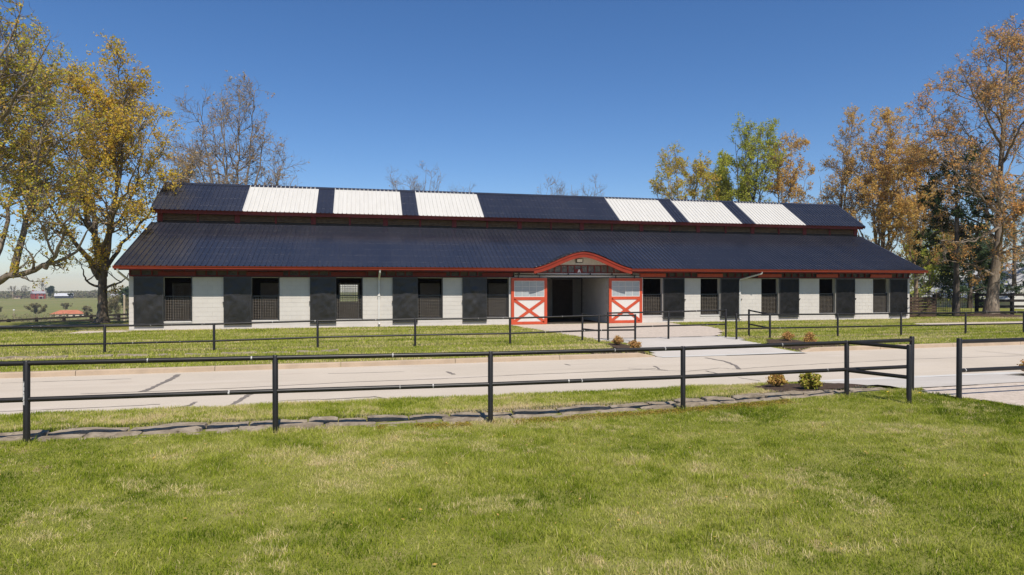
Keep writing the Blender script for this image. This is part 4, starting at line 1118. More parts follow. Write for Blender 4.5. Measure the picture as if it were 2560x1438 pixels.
def spec(scale=1.0, n=(60, 420, 2200), leaves=20000, size=.11, jit=.07, skip=0, trop=.06, L=(3.4, 1.6, .75), droop=.0, aspect=1.5, inn=.3, wander=(.16, .2, .22)):
    s = scale
    return dict(skip=skip, levels=[dict(n=n[0], L=L[0] * s, S=8, ang=(28, 72), wander=wander[0], trop=trop, rmax=.06 * s, rtip=.008, tmin=.18, k=5),
                                   dict(n=n[1], L=L[1] * s, S=6, ang=(25, 65), wander=wander[1], trop=trop, rmax=.024 * s, rtip=.005, tmin=.12, k=4),
                                   dict(n=n[2], L=L[2] * s, S=4, ang=(20, 65), wander=wander[2], trop=trop * .6, rmax=.009 * s, rtip=.0045, tmin=.1, k=3)],
                leaf={'n': leaves, 'size': size, 'jit': jit, 'in': inn, 'droop': droop, 'aspect': aspect})
def px_limb(dep, pts):
    """measured limb: (px, py[, extra depth]) at camera depth dep"""
    return [at_depth(p[0], p[1], dep + (p[2] if len(p) > 2 else 0)) for p in pts]

# golden tree beside the barn
d = 34.9; b2 = at_depth(255, 808, d); b2 = (b2[0], b2[1], 0.0)
limbs = [(px_limb(d, [(254, 812), (257, 775), (256, 735), (256, 700), (256, 672)]), .275, .20),
         (px_limb(d, [(250, 696), (232, 664, -.4), (206, 628, -1.0), (182, 596, -1.6), (150, 555, -2.2), (112, 500, -2.6), (90, 440, -3)]), .19, .04),
         (px_limb(d, [(252, 690), (248, 640, .2), (241, 590, .5), (232, 530, .8), (222, 440, 1.2), (232, 330, 1.5), (245, 210, 1.6)]), .20, .03),
         (px_limb(d, [(260, 690), (266, 635, -.3), (272, 585, -.7), (282, 520, -1.4), (300, 430, -2), (312, 320, -2.4), (300, 190, -2.6)]), .19, .03),
         (px_limb(d, [(263, 676), (281, 645, .2), (300, 615, .4), (330, 585, .6), (362, 548, .4), (395, 500, .2), (405, 440, 0)]), .13, .025),
         (px_limb(d, [(262, 722), (282, 715, -.2), (304, 706, -.5), (318, 694, -.8), (330, 672, -1)]), .08, .02),
         (px_limb(d, [(248, 716), (228, 712, -.3), (217, 700, -.7), (206, 678, -1.0), (200, 655, -1.4)]), .075, .02),
         (px_limb(d, [(254, 660), (262, 600, -2), (285, 530, -4.2), (330, 450, -6.0), (352, 380, -7.0)]), .15, .03),
         (px_limb(d, [(252, 655), (240, 590, 2.0), (200, 500, 4), (170, 400, 5.2), (180, 300, 5.5)]), .15, .03),
         (px_limb(d, [(240, 600, .4), (210, 540, -.6), (190, 450, -1.5), (195, 330, -2), (240, 240, -2)]), .10, .02),
         (px_limb(d, [(272, 590, -.7), (320, 520, 1), (350, 440, 2), (360, 350, 2.6), (330, 260, 3)]), .10, .02)]
cen = at_depth(238, 415, d)
build_tree('maple_tree', 'big golden-leaved spring tree with forked trunk beside the barn', 21, b2, limbs, (cen, (5.9, 7.0, 7.5)),
           spec(1.0, (120, 1000, 5000), 31000, .078, .09, skip=1), 'bark', 'leaf_gold', flare=1.3)
# tree at the left edge, trunk outside the picture
d = 27.0; b1 = at_depth(-190, 830, d); b1 = (b1[0], b1[1], 0.0)
limbs = [(px_limb(d, [(-190, 838), (-180, 780), (-165, 740), (-130, 722)]), .48, .34),
         (px_limb(d, [(-150, 735), (-70, 735), (0, 706), (40, 684), (105, 672), (148, 655), (178, 636), (205, 610), (235, 560, -.5)]), .26, .05),
         (px_limb(d, [(34, 688), (40, 645), (52, 605, .3), (68, 565, .5), (78, 500, .8), (95, 400, 1.0), (120, 290, 1.2)]), .17, .03),
         (px_limb(d, [(112, 671), (142, 640, -.2), (156, 600, -.5), (168, 560, -.9), (190, 500, -1.4)]), .11, .025),
         (px_limb(d, [(-120, 730), (-60, 690, .6), (0, 655, 1), (12, 615, 1.3), (8, 560, 1.6), (30, 480, 2), (60, 380, 2.4), (100, 240, 2.6)]), .15, .03),
         (px_limb(d, [(-135, 715), (-110, 560), (-60, 400, .5), (-10, 240, 1), (40, 120, 1.2)]), .27, .04),
         (px_limb(d, [(-140, 715), (-150, 560), (-130, 400, -2), (-60, 230, -3), (30, 90, -3.2), (60, 0, -3)]), .24, .04),
         (px_limb(d, [(-100, 540), (-40, 430, 2.5), (30, 330, 4), (95, 235, 5), (125, 165, 5.5)]), .14, .03),
         (px_limb(d, [(-80, 470), (-20, 330, -2), (45, 235, -3), (105, 150, -3.5), (125, 105, -3.8)]), .12, .03)]
cen = at_depth(-80, 230, d)
build_tree('maple_tree', 'olive and orange leaved tree reaching in at the left edge', 33, b1, limbs, (cen, (6.0, 6.8, 8.2)),
           spec(1.0, (140, 1100, 5400), 25000, .072, .09, skip=1), 'bark', 'leaf_olive', flare=.8)
# nearly bare tree behind the left end of the barn
rng = np.random.default_rng(5)
def ground_at(px_i, Y):
    d_ = ray(px_i, 700); t = Y / d_[1]; x = d_[0] * t; return (x, Y, gz(x, Y))
def fwd_of(x, y): return x * math.sin(YAW) + y * math.cos(YAW)
def z_at(py, x, y): return CAM_H + (710.8 - py) / F_PX * fwd_of(x, y)
def auto_tree(name, label, seed, px_i, Y, top_py, half_px, bark, leaf, sp, r=.3, fork=.25, nl=7, leader=False, group=None, cx_shift=0, low_py=480, zr=None):
    b = ground_at(px_i, Y); rg = np.random.default_rng(seed); H = z_at(top_py, b[0], b[1]) - b[2]
    s = half_px * fwd_of(b[0], b[1]) / F_PX
    lim = auto_limbs(rg, b, H, r, fork, nl, s, leader=leader)
    zc = z_at((top_py + low_py) / 2, b[0], b[1]); ez = (z_at(top_py, b[0], b[1]) - zc) * 1.05
    cen_ = (b[0] + cx_shift * fwd_of(b[0], b[1]) / F_PX, b[1], zc)
    return build_tree(name, label, seed, b, lim, (cen_, (s, s, ez)), sp, bark, leaf, group)
auto_tree('oak_tree', 'tall nearly bare tree with reddish buds behind the barn, left', 41, 590, 54, 180, 190, 'bark_grey', 'leaf_bud', spec(1.15, (110, 850, 4200), 6500, .07, .05, trop=.04), r=.32, fork=.3, nl=13, low_py=600)
auto_tree('oak_tree', 'smaller budding tree between the golden tree and the bare tree', 42, 465, 58, 240, 85, 'bark_grey', 'leaf_tan', spec(.9, (60, 480, 2600), 3600, .085, .06), r=.2, fork=.25, nl=7, low_py=560)
auto_tree('ash_tree', 'bare twiggy treetop above the ridge, left of centre', 43, 1040, 78, 402, 200, 'bark_grey', 'leaf_bud', spec(1.2, (130, 1100, 5200), 900, .07, .04, trop=.1), r=.3, fork=.3, nl=24, low_py=680)
auto_tree('ash_tree', 'bare twiggy treetop above the ridge, right of centre', 44, 1425, 80, 424, 125, 'bark_grey', 'leaf_bud', spec(1.1, (110, 900, 4400), 1500, .07, .04, trop=.1), r=.26, fork=.3, nl=20, low_py=680)
auto_tree('locust_tree', 'thin olive-leaved tree, leftmost of the group behind the right roof', 45, 1705, 60, 335, 95, 'bark_grey', 'leaf_olive', spec(.9, (75, 600, 3200), 14000, .10, .09), r=.18, fork=.3, nl=10, low_py=600)
auto_tree('locust_tree', 'tall fresh green tree standing above the right roof', 46, 1860, 58, 262, 105, 'bark_dark', 'leaf_green', spec(1.0, (95, 760, 3900), 19000, .10, .1), r=.24, fork=.28, nl=11, low_py=600)
auto_tree('locust_tree', 'low bright green tree just behind the right roof', 47, 1790, 62, 375, 80, 'bark_grey', 'leaf_green', spec(.8, (60, 440, 2300), 13000, .10, .1), r=.16, fork=.3, nl=9, low_py=600)
auto_tree('locust_tree', 'slim tree with tan and green leaves beside the tall green tree', 48, 1960, 58, 295, 75, 'bark_grey', 'leaf_tan', spec(.9, (70, 560, 2900), 15000, .09, .08), r=.2, fork=.28, nl=9, low_py=600)
auto_tree('poplar_tree', 'slender tan twiggy tree right of the gap in the treetops', 49, 2080, 54, 245, 95, 'bark_tan', 'leaf_tan', spec(.95, (90, 760, 4000), 15000, .078, .07, trop=.12), r=.22, fork=.2, nl=12, low_py=620)
auto_tree('poplar_tree', 'dense golden tree behind the right end of the barn', 50, 2200, 50, 275, 130, 'bark_tan', 'leaf_tan', spec(1.05, (110, 950, 5000), 30000, .088, .09, trop=.1), r=.28, fork=.2, nl=13, low_py=680)
auto_tree('poplar_tree', 'golden-green tree leaning over the right barn roof', 51, 2290, 46, 330, 95, 'bark_tan', 'leaf_tan', spec(.95, (80, 650, 3600), 20000, .09, .09, trop=.08), r=.22, fork=.22, nl=9, low_py=690)
# big rust-coloured tree on the right
d = 42.0; b12 = at_depth(2478, 788, d); b12 = (b12[0], b12[1], 0.0)
limbs = [(px_limb(d, [(2476, 796), (2480, 740), (2488, 680), (2496, 610), (2498, 530), (2500, 440), (2508, 340), (2515, 230), (2520, 120), (2522, 70)]), .35, .03)]
for k, (p, q) in enumerate([((2486, 690), [(2440, 665, -1), (2400, 655, -2), (2355, 650, -3)]), ((2494, 640), [(2540, 620, -1), (2590, 610, -2.0), (2640, 590, -2.6)]), ((2496, 600), [(2450, 560, 1), (2400, 530, 2), (2350, 520, 3)]),
                            ((2498, 540), [(2440, 480, -2), (2390, 430, -3.5), (2340, 400, -4.5)]), ((2499, 500), [(2550, 440, 2), (2600, 390, 3), (2640, 350, 3.4)]), ((2500, 460), [(2460, 390, 2.5), (2410, 320, 4), (2370, 270, 5)]),
                            ((2502, 420), [(2540, 340, -2), (2580, 270, -3), (2610, 200, -3.5)]), ((2505, 370), [(2470, 300, -2), (2430, 230, -3.3), (2400, 170, -3.8)]), ((2510, 310), [(2490, 230, 2), (2470, 160, 3), (2455, 110, 3.4)]),
                            ((2494, 630), [(2510, 560, -3), (2490, 480, -6), (2470, 400, -7)]), ((2500, 470), [(2530, 410, 4), (2560, 330, 6), (2570, 250, 6.5)]), ((2497, 570), [(2440, 600, -4), (2390, 605, -6), (2350, 600, -7)]),
                            ((2514, 250), [(2550, 180, 1), (2580, 130, 1.6), (2590, 90, 2)]), ((2496, 585), [(2430, 470, 0), (2380, 380, .5), (2350, 330, 1), (2335, 290, 1)])]):
    limbs.append((px_limb(d, [p] + q), .13 * (1 - k * .03), .02))
cen = at_depth(2510, 390, d)
build_tree('pin_oak_tree', 'big rust-coloured spring tree with thick trunk, right edge', 61, b12, limbs, (cen, (7.4, 7.2, 9.6)), spec(1.1, (170, 1500, 8600), 32000, .075, .08, trop=.02, skip=0), 'bark', 'leaf_rust', flare=.55)
mnd = MB(); k = 28
for j in range(k): a = 2 * math.pi * j / k; mnd.v.append((b12[0] + math.cos(a) * 2.6 * random.uniform(.9, 1.1), b12[1] + math.sin(a) * 2.2 * random.uniform(.9, 1.1), -.03))
for j in range(k): a = 2 * math.pi * j / k; mnd.v.append((b12[0] + math.cos(a) * 1.3, b12[1] + math.sin(a) * 1.1, .14 + random.uniform(-.03, .03)))
mnd.v.append((b12[0], b12[1], .26))
for j in range(k):
    j2 = (j + 1) % k; mnd.f.append((j, j2, k + j2, k + j)); mnd.f.append((k + j, k + j2, 2 * k))
tag(part('mulch_mound', mnd, 'mulch', None, True), 'brown mulch mound round the foot of the big right tree', 'mulch', kind='structure')
# dark pines among them
def pine(label, seed, px_i, Y, H, spread, low, leaf='needle', r=.25, n=46, leaves=15000):
    b = ground_at(px_i, Y); rg = np.random.default_rng(seed); lim = [([np.array(b) - [0, 0, .2], np.array(b) + [.05, 0, H * .5], np.array(b) + [0, .05, H]], r, .03)]
    for i in range(n):
        t = low + (1 - low) * (i / n) ** .9; a = i * 2.4 + rg.uniform(-.4, .4); s = spread * (1.05 - .8 * t) * rg.uniform(.65, 1.1)
        p = np.array(b) + [0, 0, H * t]
        lim.append(([p, p + [math.cos(a) * s * .5, math.sin(a) * s * .5, .12 * s], p + [math.cos(a) * s, math.sin(a) * s, .10 * s - .25]], r * .2 * (1.1 - t), .012))
    sp = dict(skip=1, levels=[dict(n=260, L=1.3, S=5, ang=(25, 60), wander=.12, trop=.0, rmax=.02, rtip=.006, tmin=.2, k=4), dict(n=1500, L=.5, S=3, ang=(20, 60), wander=.15, trop=.05, rmax=.008, rtip=.004, tmin=.1, k=3)],
              leaf={'n': leaves, 'size': .07, 'jit': .09, 'in': .35, 'aspect': 4.0})
    c = np.array(b) + [0, 0, H * .55]
    return build_tree('pine_tree', label, seed, b, lim, (c, (spread * 1.5, spread * 1.5, H * .62)), sp, 'bark_dark', leaf)
pine('dark pine with bare lower trunk in front of the wire gate', 71, 2390, 34.9, 11.5, 3.4, .25, r=.25, leaves=8000, n=32)
pine('dark pine behind the trunk of the big rust-coloured tree', 72, 2535, 48, 12, 4.0, .15, 'needle_blue', leaves=7000)
pine('shaded pine in the gap behind the brown panel fence', 73, 2325, 62, 12, 3.6, .12, 'needle_blue', leaves=9000)
pine('low spreading evergreen behind the wire gate', 74, 2425, 46, 6.5, 3.6, .08, 'needle_blue', n=36)
auto_tree('locust_tree', 'pale green thicket tree behind the right end wall', 75, 2320, 58, 560, 70, 'bark_grey', 'leaf_green', spec(.9, (60, 420, 2200), 14000, .12, .12), r=.15, fork=.15, nl=8, low_py=760)
auto_tree('locust_tree', 'hazy budding tree behind the wire gate', 76, 2440, 75, 520, 90, 'bark_grey', 'leaf_tan', spec(1.1, (60, 460, 2400), 8000, .12, .1), r=.2, fork=.15, nl=8, low_py=760)
auto_tree('locust_tree', 'grey budding tree beyond the shed roof', 77, 2575, 80, 500, 90, 'bark_grey', 'leaf_bud', spec(1.1, (60, 460, 2400), 6000, .12, .1), r=.2, fork=.15, nl=8, low_py=760)

# ------------------------------------------------------------------ shrubs
def shrub(label, x, y, h, w, seed, leaf, n=900, z=None):
    n = int(n * 1.7); rg = np.random.default_rng(seed); z0 = gz(x, y) + .02 if z is None else z
    s = thing('shrub', label, 'shrub', (x, y, z0), 'small clipped shrubs in the mulch beds')
    st = MB(); tips = []
    for i in range(26):
        a = rg.uniform(0, 2 * math.pi); e = rg.uniform(.25, 1.45); L = rg.uniform(.75, 1.05)
        t = Vector((x + math.cos(a) * math.cos(e) * w / 2 * L, y + math.sin(a) * math.cos(e) * w / 2 * L, z0 + math.sin(e) * h * L * .95 + .03)); tips.append(t)
        m = Vector((x, y, z0)).lerp(t, .5) + Vector((0, 0, .03)); st.tube([(x + rg.normal() * .02, y + rg.normal() * .02, z0 - .03), tuple(m), tuple(t)], [.006, .005, .003], 4, False)
    part('stem', st, 'bark', s)
    T = np.array([tuple(t) for t in tips]); b = rg.integers(0, len(T), n); c0 = np.array([x, y, z0 + .02]); u = rg.random(n)[:, None] ** .36
    c = c0 + (T[b] - c0) * u + rg.normal(size=(n, 3)) * np.array([w * .06, w * .06, h * .07]); c[:, 2] = np.maximum(c[:, 2], z0 + .015)
    a = unit(rg.normal(size=(n, 3)) + np.array([0, 0, .5])); o = unit(np.cross(a, rg.normal(size=(n, 3)))); sz = rg.uniform(.016, .032, n)[:, None]
    V = np.stack([c - a * sz * .8, c + o * sz * .6, c + a * sz * .9, c - o * sz * .6], 1).reshape(-1, 3)
    link('foliage', np_mesh('foliage', V - np.array([x, y, z0]), np.arange(len(V)).reshape(-1, 4), M[leaf]), s, (x, y, z0))
shrub('yellow-green shrub, the one nearer the road of the near pair', 8.0, 11.0, .24, .42, 1, 'shrub_gold', 1500)
shrub('greener rounder shrub behind the near fence rails', 8.2, 10.3, .29, .44, 2, 'shrub_green', 1900)
shrub('rusty shrub left of the crossing beside the far fence', 8.45, 20.1, .30, .42, 3, 'shrub_rust', 900)
shrub('rusty shrub at the end of the left kerb', 8.1, 18.0, .30, .46, 4, 'shrub_rust', 900)
shrub('tan shrub farther from the road in the bed right of the crossing', 15.0, 20.05, .32, .52, 5, 'shrub_rust', 900)
shrub('tan shrub nearer the road in the bed right of the crossing', 14.75, 18.6, .38, .52, 6, 'shrub_rust', 900)
shrub('tan shrub cut by the right edge of the picture', 14.35, 10.9, .36, .6, 7, 'shrub_rust', 1500)
for (x, y), lab in (((9.1, 8.75), 'yellow dandelion at the foot of the gate post'), ((8.7, 9.0), 'yellow dandelion in the grass left of the gate post')):
    z0 = gz(x, y); f = thing('dandelion', lab, 'flower', (x, y, z0)); m = MB(); m.tube([(x, y, z0), (x + .005, y, z0 + .09)], .003, 5)
    part('stem', m, 'weed', f); m = MB()
    for j in range(14): a = 2 * math.pi * j / 14; m.poly([(x, y, z0 + .095), (x + math.cos(a) * .024, y + math.sin(a) * .024, z0 + .105), (x + math.cos(a + .4) * .024, y + math.sin(a + .4) * .024, z0 + .1)])
    part('bloom', m, 'yellow', f)

# ------------------------------------------------------------------ far landscape on the left
def place(px_i, fwd):
    d_ = ray(px_i, 711); x, y = d_[0] * fwd, d_[1] * fwd; return x, y, gz(x, y)
def house(label, px_i, fwd, w, dp, h, roof_h, wall, roof, wins=3, hip=False, porch=False, chimney=False, name='farmhouse', storeys=1, dz=0, rot=0.0):
    x, y, z = place(px_i, fwd); z += dz
    o = thing(name, label, 'house', (x, y, z), None); WLOC[o.name] = (0, 0, 0)
    part('wall', MB().box(-w / 2, w / 2, -dp / 2, dp / 2, -2, h), wall, o, loc=(0, 0, 0))
    e = .5; r = MB(); i = w / 2 * .55 if hip else 0
    A0, B0, C0, D0 = (-w / 2 - e, -dp / 2 - e, h), (w / 2 + e, -dp / 2 - e, h), (w / 2 + e, dp / 2 + e, h), (-w / 2 - e, dp / 2 + e, h)
    P0_, Q0 = (-w / 2 - e + i, 0, h + roof_h), (w / 2 + e - i, 0, h + roof_h)
    r.quad(A0, B0, Q0, P0_).quad(C0, D0, P0_, Q0).poly([D0, A0, P0_]).poly([B0, C0, Q0])
    ro = part('roof', r, roof, o, loc=(0, 0, 0))
    if chimney:
        for s in (-1, 1): part('chimney', MB().box(s * w * .42 - .5, s * w * .42 + .5, -.5, .5, h, h + roof_h + 1.2), 'brick', ro, loc=(0, 0, 0))
    for st in range(storeys):
        for k in range(wins):
            cx = (k + .5) / wins * w - w / 2; zz = .9 + st * 2.9
            part('window', MB().box(cx - .55, cx + .55, -dp / 2 - .06, -dp / 2 - .01, zz, zz + 1.5), 'dark_window', o, loc=(0, 0, 0))
    if porch: part('porch', MB().box(-1.6, 2.6, -dp / 2 - 2.2, -dp / 2 - .07, 2.6, 3.0).box(-1.4, -1.1, -dp / 2 - 2.1, -dp / 2 - 1.8, 0, 2.6).box(2.1, 2.4, -dp / 2 - 2.1, -dp / 2 - 1.8, 0, 2.6), 'white_paint', o, loc=(0, 0, 0))
    o.rotation_euler = (0, 0, rot)
    return o
house('red brick two-storey house with grey roof on the far hill', 95, 690, 11, 8.5, 5.9, 2.6, 'brick', 'grey_roof', 3, False, True, True, 'brick_house', 2, 0, R(42))
house('orange-roofed cream bungalow down in the hollow', 172, 330, 14.5, 9, 2.8, 1.9, 'cream_wall', 'tile_orange', 5, True, name='bungalow', dz=-1.6, rot=R(12))
house('low dark barn with pale roof right of the brick house', 160, 720, 17, 10, 2.6, 3.2, 'dark_window', 'pale_roof', 2, name='farm_barn', rot=R(20))
house('small white house on the far hill near the barn corner', 300, 700, 16, 8, 3.6, 1.6, 'white_paint', 'grey_roof', 3, name='white_house', rot=R(10))
house('tiny tan shed left of the brick house', 45, 690, 6, 4, 2.0, 1.5, 'pole_wood', 'brown_board', 1, name='tool_shed')
def pole(label, px_i, py_b, py_t, fwd, r, lamp=False):
    x, y, z = at_depth(px_i, py_b, fwd); zt_ = at_depth(px_i, py_t, fwd)[2]; o = thing('pole', label, 'pole', (x, y, z))
    part('shaft', MB().tube([(x, y, min(z, gz(x, y)) - .5), (x, y, zt_)], r, 8), 'pole_wood', o)
    if lamp: part('lamp_head', MB().box(x - .35, x + .35, y - .25, y + .25, zt_, zt_ + .4), 'letter', o)
pole('tan utility pole seen between tree and barn corner', 311, 796, 738, 95, .14)
pole('pale lamp post down in the hollow', 35, 797, 776, 300, .15, True)
pole('pale lamp post left of the brick house', 32, 745, 727, 680, .28, True)
pole('pale pole beside the far conifer', 118, 748, 735, 680, .28, True)
def far_tree(label, px_i, fwd, h, w, seed, leaf, n, size, name='bare_tree', bark='bark_grey', dz=0, bare=True):
    x, y, z = place(px_i, fwd); rg = np.random.default_rng(seed); b = (x, y, z + dz)
    lim = auto_limbs(rg, b, h, h * .022, .22, 8, w * .45)
    sc = h / 9
    sp = dict(skip=0, levels=[dict(n=40, L=2.6 * sc, S=5, ang=(25, 60), wander=.15, trop=.08, rmax=.05 * sc, rtip=.02 * sc, tmin=.2, k=3), dict(n=260, L=1.3 * sc, S=4, ang=(25, 60), wander=.2, trop=.05, rmax=.025 * sc, rtip=.014 * sc, tmin=.1, k=3)],
              leaf={'n': n, 'size': size, 'jit': .25 * sc, 'in': .3})
    build_tree(name, label, seed, b, lim, ((x, y, z + dz + h * .58), (w / 2, w / 2, h * .46)), sp, bark, leaf, 'trees on the far hill')
far_tree('bare tree left of the brick house, outermost', 33, 720, 14, 16, 81, 'brush', 260, .45)
far_tree('bare tree just left of the brick house', 62, 720, 14, 17, 82, 'brush', 260, .45)
far_tree('bare tall tree rising behind the brick house', 105, 730, 20, 13, 83, 'brush', 160, .4)
far_tree('dark green conifer right of the brick house', 126, 670, 13, 11, 84, 'needle', 4200, .7, 'conifer_tree')
far_tree('dark evergreen bush by the far pale-roofed barn', 176, 690, 6, 9, 85, 'needle', 1600, .6, 'evergreen_bush')
far_tree('brown leafless thicket left of the orange-roofed bungalow', 92, 300, 7.5, 13, 86, 'brush', 9000, .20, 'thicket_bush', dz=-.5)
far_tree('low brown thicket at the left edge of the hollow', -10, 320, 6, 12, 87, 'brush', 6000, .22, 'thicket_bush')
far_tree('brown thicket behind the orange-roofed bungalow', 165, 390, 5, 16, 88, 'brush', 6000, .24, 'thicket_bush')
far_tree('tangled brown brush beside the utility pole', 292, 210, 11, 13, 89, 'brush', 8000, .18, 'thicket_bush', dz=-1)
far_tree('dark green tree behind the utility pole', 318, 230, 13, 10, 90, 'needle_blue', 5200, .36, 'conifer_tree')
far_tree('brown thicket in the hollow between bungalow and trunk', 215, 280, 6, 11, 91, 'brush', 6000, .18, 'thicket_bush')
# far wood along the skyline
rg = np.random.default_rng(99); n = 42000
azm = rg.uniform(-34, -8, n); dist = rg.uniform(880, 1120, n)
xx = np.sin(np.radians(azm)) * dist; yy = np.cos(np.radians(azm)) * dist
hh = 4.0 + 5.0 * fbm(azm * 2.3, dist * .012, 6); zz = base_z(xx, yy) + rg.random(n) ** .8 * hh
c = np.stack([xx, yy, zz], -1); a = unit(rg.normal(size=(n, 3))); o = unit(np.cross(a, rg.normal(size=(n, 3)))); s = rg.uniform(.5, 1.3, n)[:, None]
V = np.stack([c - a * s, c + o * s * .6, c + a * s, c - o * s * .6], 1).reshape(-1, 3)
tag(link('treeline', np_mesh('treeline', V, np.arange(len(V)).reshape(-1, 4), M['wood_far'])), 'far leafless wood along the skyline on the left', 'treeline', kind='stuff')
n = 9000; px_r = rg.uniform(-60, 330, n); fw = rg.uniform(735, 780, n)
pos = np.array([ray(p, 711)[:2] for p in px_r]) * fw[:, None]; dens = fbm(px_r * .05, px_r * 0 + 3, 2)
keep = dens > .42; pos = pos[keep]; n = len(pos)
zz = base_z(pos[:, 0], pos[:, 1]) + rg.random(n) * (2 + 5 * dens[keep]); c = np.c_[pos, zz]; a = unit(rg.normal(size=(n, 3))); o = unit(np.cross(a, rg.normal(size=(n, 3)))); s = rg.uniform(.3, .9, n)[:, None]
V = np.stack([c - a * s, c + o * s * .6, c + a * s, c - o * s * .6], 1).reshape(-1, 3)
tag(link('hedgerow_undergrowth', np_mesh('hedgerow_undergrowth', V, np.arange(len(V)).reshape(-1, 4), M['wood_far'])), 'brushy hedgerow behind the far houses', 'undergrowth', kind='stuff')
n = 14000; px_r = rg.uniform(-60, 340, n); fw = rg.uniform(150, 290, n); pos = np.array([ray(p, 711)[:2] for p in px_r]) * fw[:, None]
dens = fbm(px_r * .02, fw * .02, 12); keep = dens > .5; pos = pos[keep]; n = len(pos)
c = np.c_[pos, base_z(pos[:, 0], pos[:, 1]) + rg.random(n) * 3.5]; a = unit(rg.normal(size=(n, 3))); o = unit(np.cross(a, rg.normal(size=(n, 3)))); s = rg.uniform(.12, .35, n)[:, None]
V = np.stack([c - a * s, c + o * s * .6, c + a * s, c - o * s * .6], 1).reshape(-1, 3)
tag(link('hollow_undergrowth', np_mesh('hollow_undergrowth', V, np.arange(len(V)).reshape(-1, 4), M['brush'])), 'brown undergrowth down in the hollow', 'undergrowth', kind='stuff')
# undergrowth behind the right-hand fences
n = 26000; xr = rg.uniform(34, 75, n); yr = rg.uniform(47, 75, n); hh = 1.0 + 3.2 * fbm(xr * .15, yr * .15, 21) ** 1.5
c = np.c_[xr, yr, base_z(xr, yr) + rg.random(n) * hh]; keep = fbm(xr * .15, yr * .15, 21) > .42; c = c[keep]; n = len(c)
a = unit(rg.normal(size=(n, 3))); o = unit(np.cross(a, rg.normal(size=(n, 3)))); s = rg.uniform(.05, .13, n)[:, None]
V = np.stack([c - a * s, c + o * s * .6, c + a * s, c - o * s * .6], 1).reshape(-1, 3)
tag(link('undergrowth', np_mesh('undergrowth', V, np.arange(len(V)).reshape(-1, 4), M['leaf_green'])), 'green undergrowth behind the fences on the right', 'undergrowth', kind='stuff')

# ------------------------------------------------------------------ grass
def blades(x, y, h, w, tint, rg, lean=.5):
    n = len(x); z = base_z(x, y) - .004
    a = rg.uniform(0, 2 * np.pi, n); dx, dy = np.cos(a), np.sin(a); b = rg.uniform(0, 2 * np.pi, n); l = np.abs(rg.normal(0, lean, n)) * h
    lx, ly = np.cos(b) * l, np.sin(b) * l
    p0 = np.stack([x - dx * w / 2, y - dy * w / 2, z], -1); p1 = np.stack([x + dx * w / 2, y + dy * w / 2, z], -1)
    m0 = np.stack([x + lx * .35 - dx * w * .4, y + ly * .35 - dy * w * .4, z + h * .6], -1); m1 = np.stack([x + lx * .35 + dx * w * .4, y + ly * .35 + dy * w * .4, z + h * .6], -1)
    tp = np.stack([x + lx, y + ly, z + h], -1)
    V = np.stack([p0, p1, m1, m0, tp], 1).reshape(-1, 3); i = np.arange(n)[:, None] * 5
    F = np.concatenate([i + np.array([[0, 1, 2]]), i + np.array([[0, 2, 3]]), i + np.array([[3, 2, 4]])])
    return V, F, np.repeat(tint, 5)
def tint_at(x, y, rg, dry=0.0, sx=1.0, patch=.575):
    """0 deep green .. 1 straw"""
    big = fbm(x * .55 * sx, y * .55, 31); mid = fbm(x * 1.9 * sx, y * 2.2, 37); fine = fbm(x * 7, y * 7, 41)
    t = .33 + .75 * (big - .47) + .62 * (mid - .47) + .42 * (fine - .47) + rg.normal(0, .11, len(x)) + dry
    pt = patch + .05 * sstep(0, 6, x); straw = sstep(pt, pt + .10, fbm(x * 1.3 + 9, y * 1.9, 51)) * sstep(.35, .6, fine)
    t = np.where(rg.random(len(x)) < straw * .75, rg.uniform(.66, .92, len(x)), t)
    t = np.where(rg.random(len(x)) < .035, rg.uniform(.6, .95, len(x)), t)
    return np.clip(t, 0, 1)
def free(x, y, beds=True):
    m = ~paved(x, y)
    if beds:
        for p in BEDS.values(): m &= ~inpoly(x, y, p)
    return m
def in_view(x, y, pad=.06):
    fw = x * math.sin(YAW) + y * math.cos(YAW); lat = x * math.cos(YAW) - y * math.sin(YAW)
    return (fw > 3.6) & (np.abs(lat / np.maximum(fw, .1)) < .81 + pad + .6 / np.maximum(fw, .1))
rg = np.random.default_rng(123)
# near lawn
n = 1000000; y = 1.6 + (9.42 - 1.6) * rg.random(n); x = rg.uniform(-9, 15, n)
k = (in_view(x, y) | (rg.random(n) < .35)) & free(x, y) & (x < 11.6); x, y = x[k], y[k]
clump = fbm(x * 5, y * 5, 61); k = rg.random(len(x)) < .45 + .9 * clump; x, y, clump = x[k], y[k], clump[k]
tall = .6 + .8 * fbm(x * .9, y * .9, 71); h = .82 * (.018 + .036 * rg.random(len(x)) + .02 * (rg.random(len(x)) < .06)) * tall * (.6 + .75 * clump) * (1 + .75 * sstep(.60, .72, fbm(x * 2.6 + 40, y * 2.6, 91)))
tx = np.concatenate([px0 + rg.normal(0, .06, 70) for px0 in (-7.25, -4.18, -1.18, 1.865, 5.03, 8.13, 8.62)]); ty = np.concatenate([py0 + rg.normal(-.02, .05, 70) for py0 in (9.3, 9.3, 9.3, 9.3, 9.3, 9.3, 8.5)])
x = np.r_[x, tx]; y = np.r_[y, ty]; h = np.r_[h, rg.uniform(.05, .12, len(tx))]
bare = sstep(.0, .5, 9.35 - y); t = tint_at(x, y, rg) + .25 * sstep(8.6, 9.35, y) * sstep(0, 3, x) * (rg.random(len(x)) < .7)
Vn, Fn, Tn = blades(x, y, h, rg.uniform(.0035, .007, len(x)), np.clip(t, 0, 1), rg, .75)
tag(link('lawn_grass', np_mesh('lawn_grass', Vn, Fn, M['grass'], False, Tn)), 'short green lawn grass in the foreground', 'grass', kind='stuff')
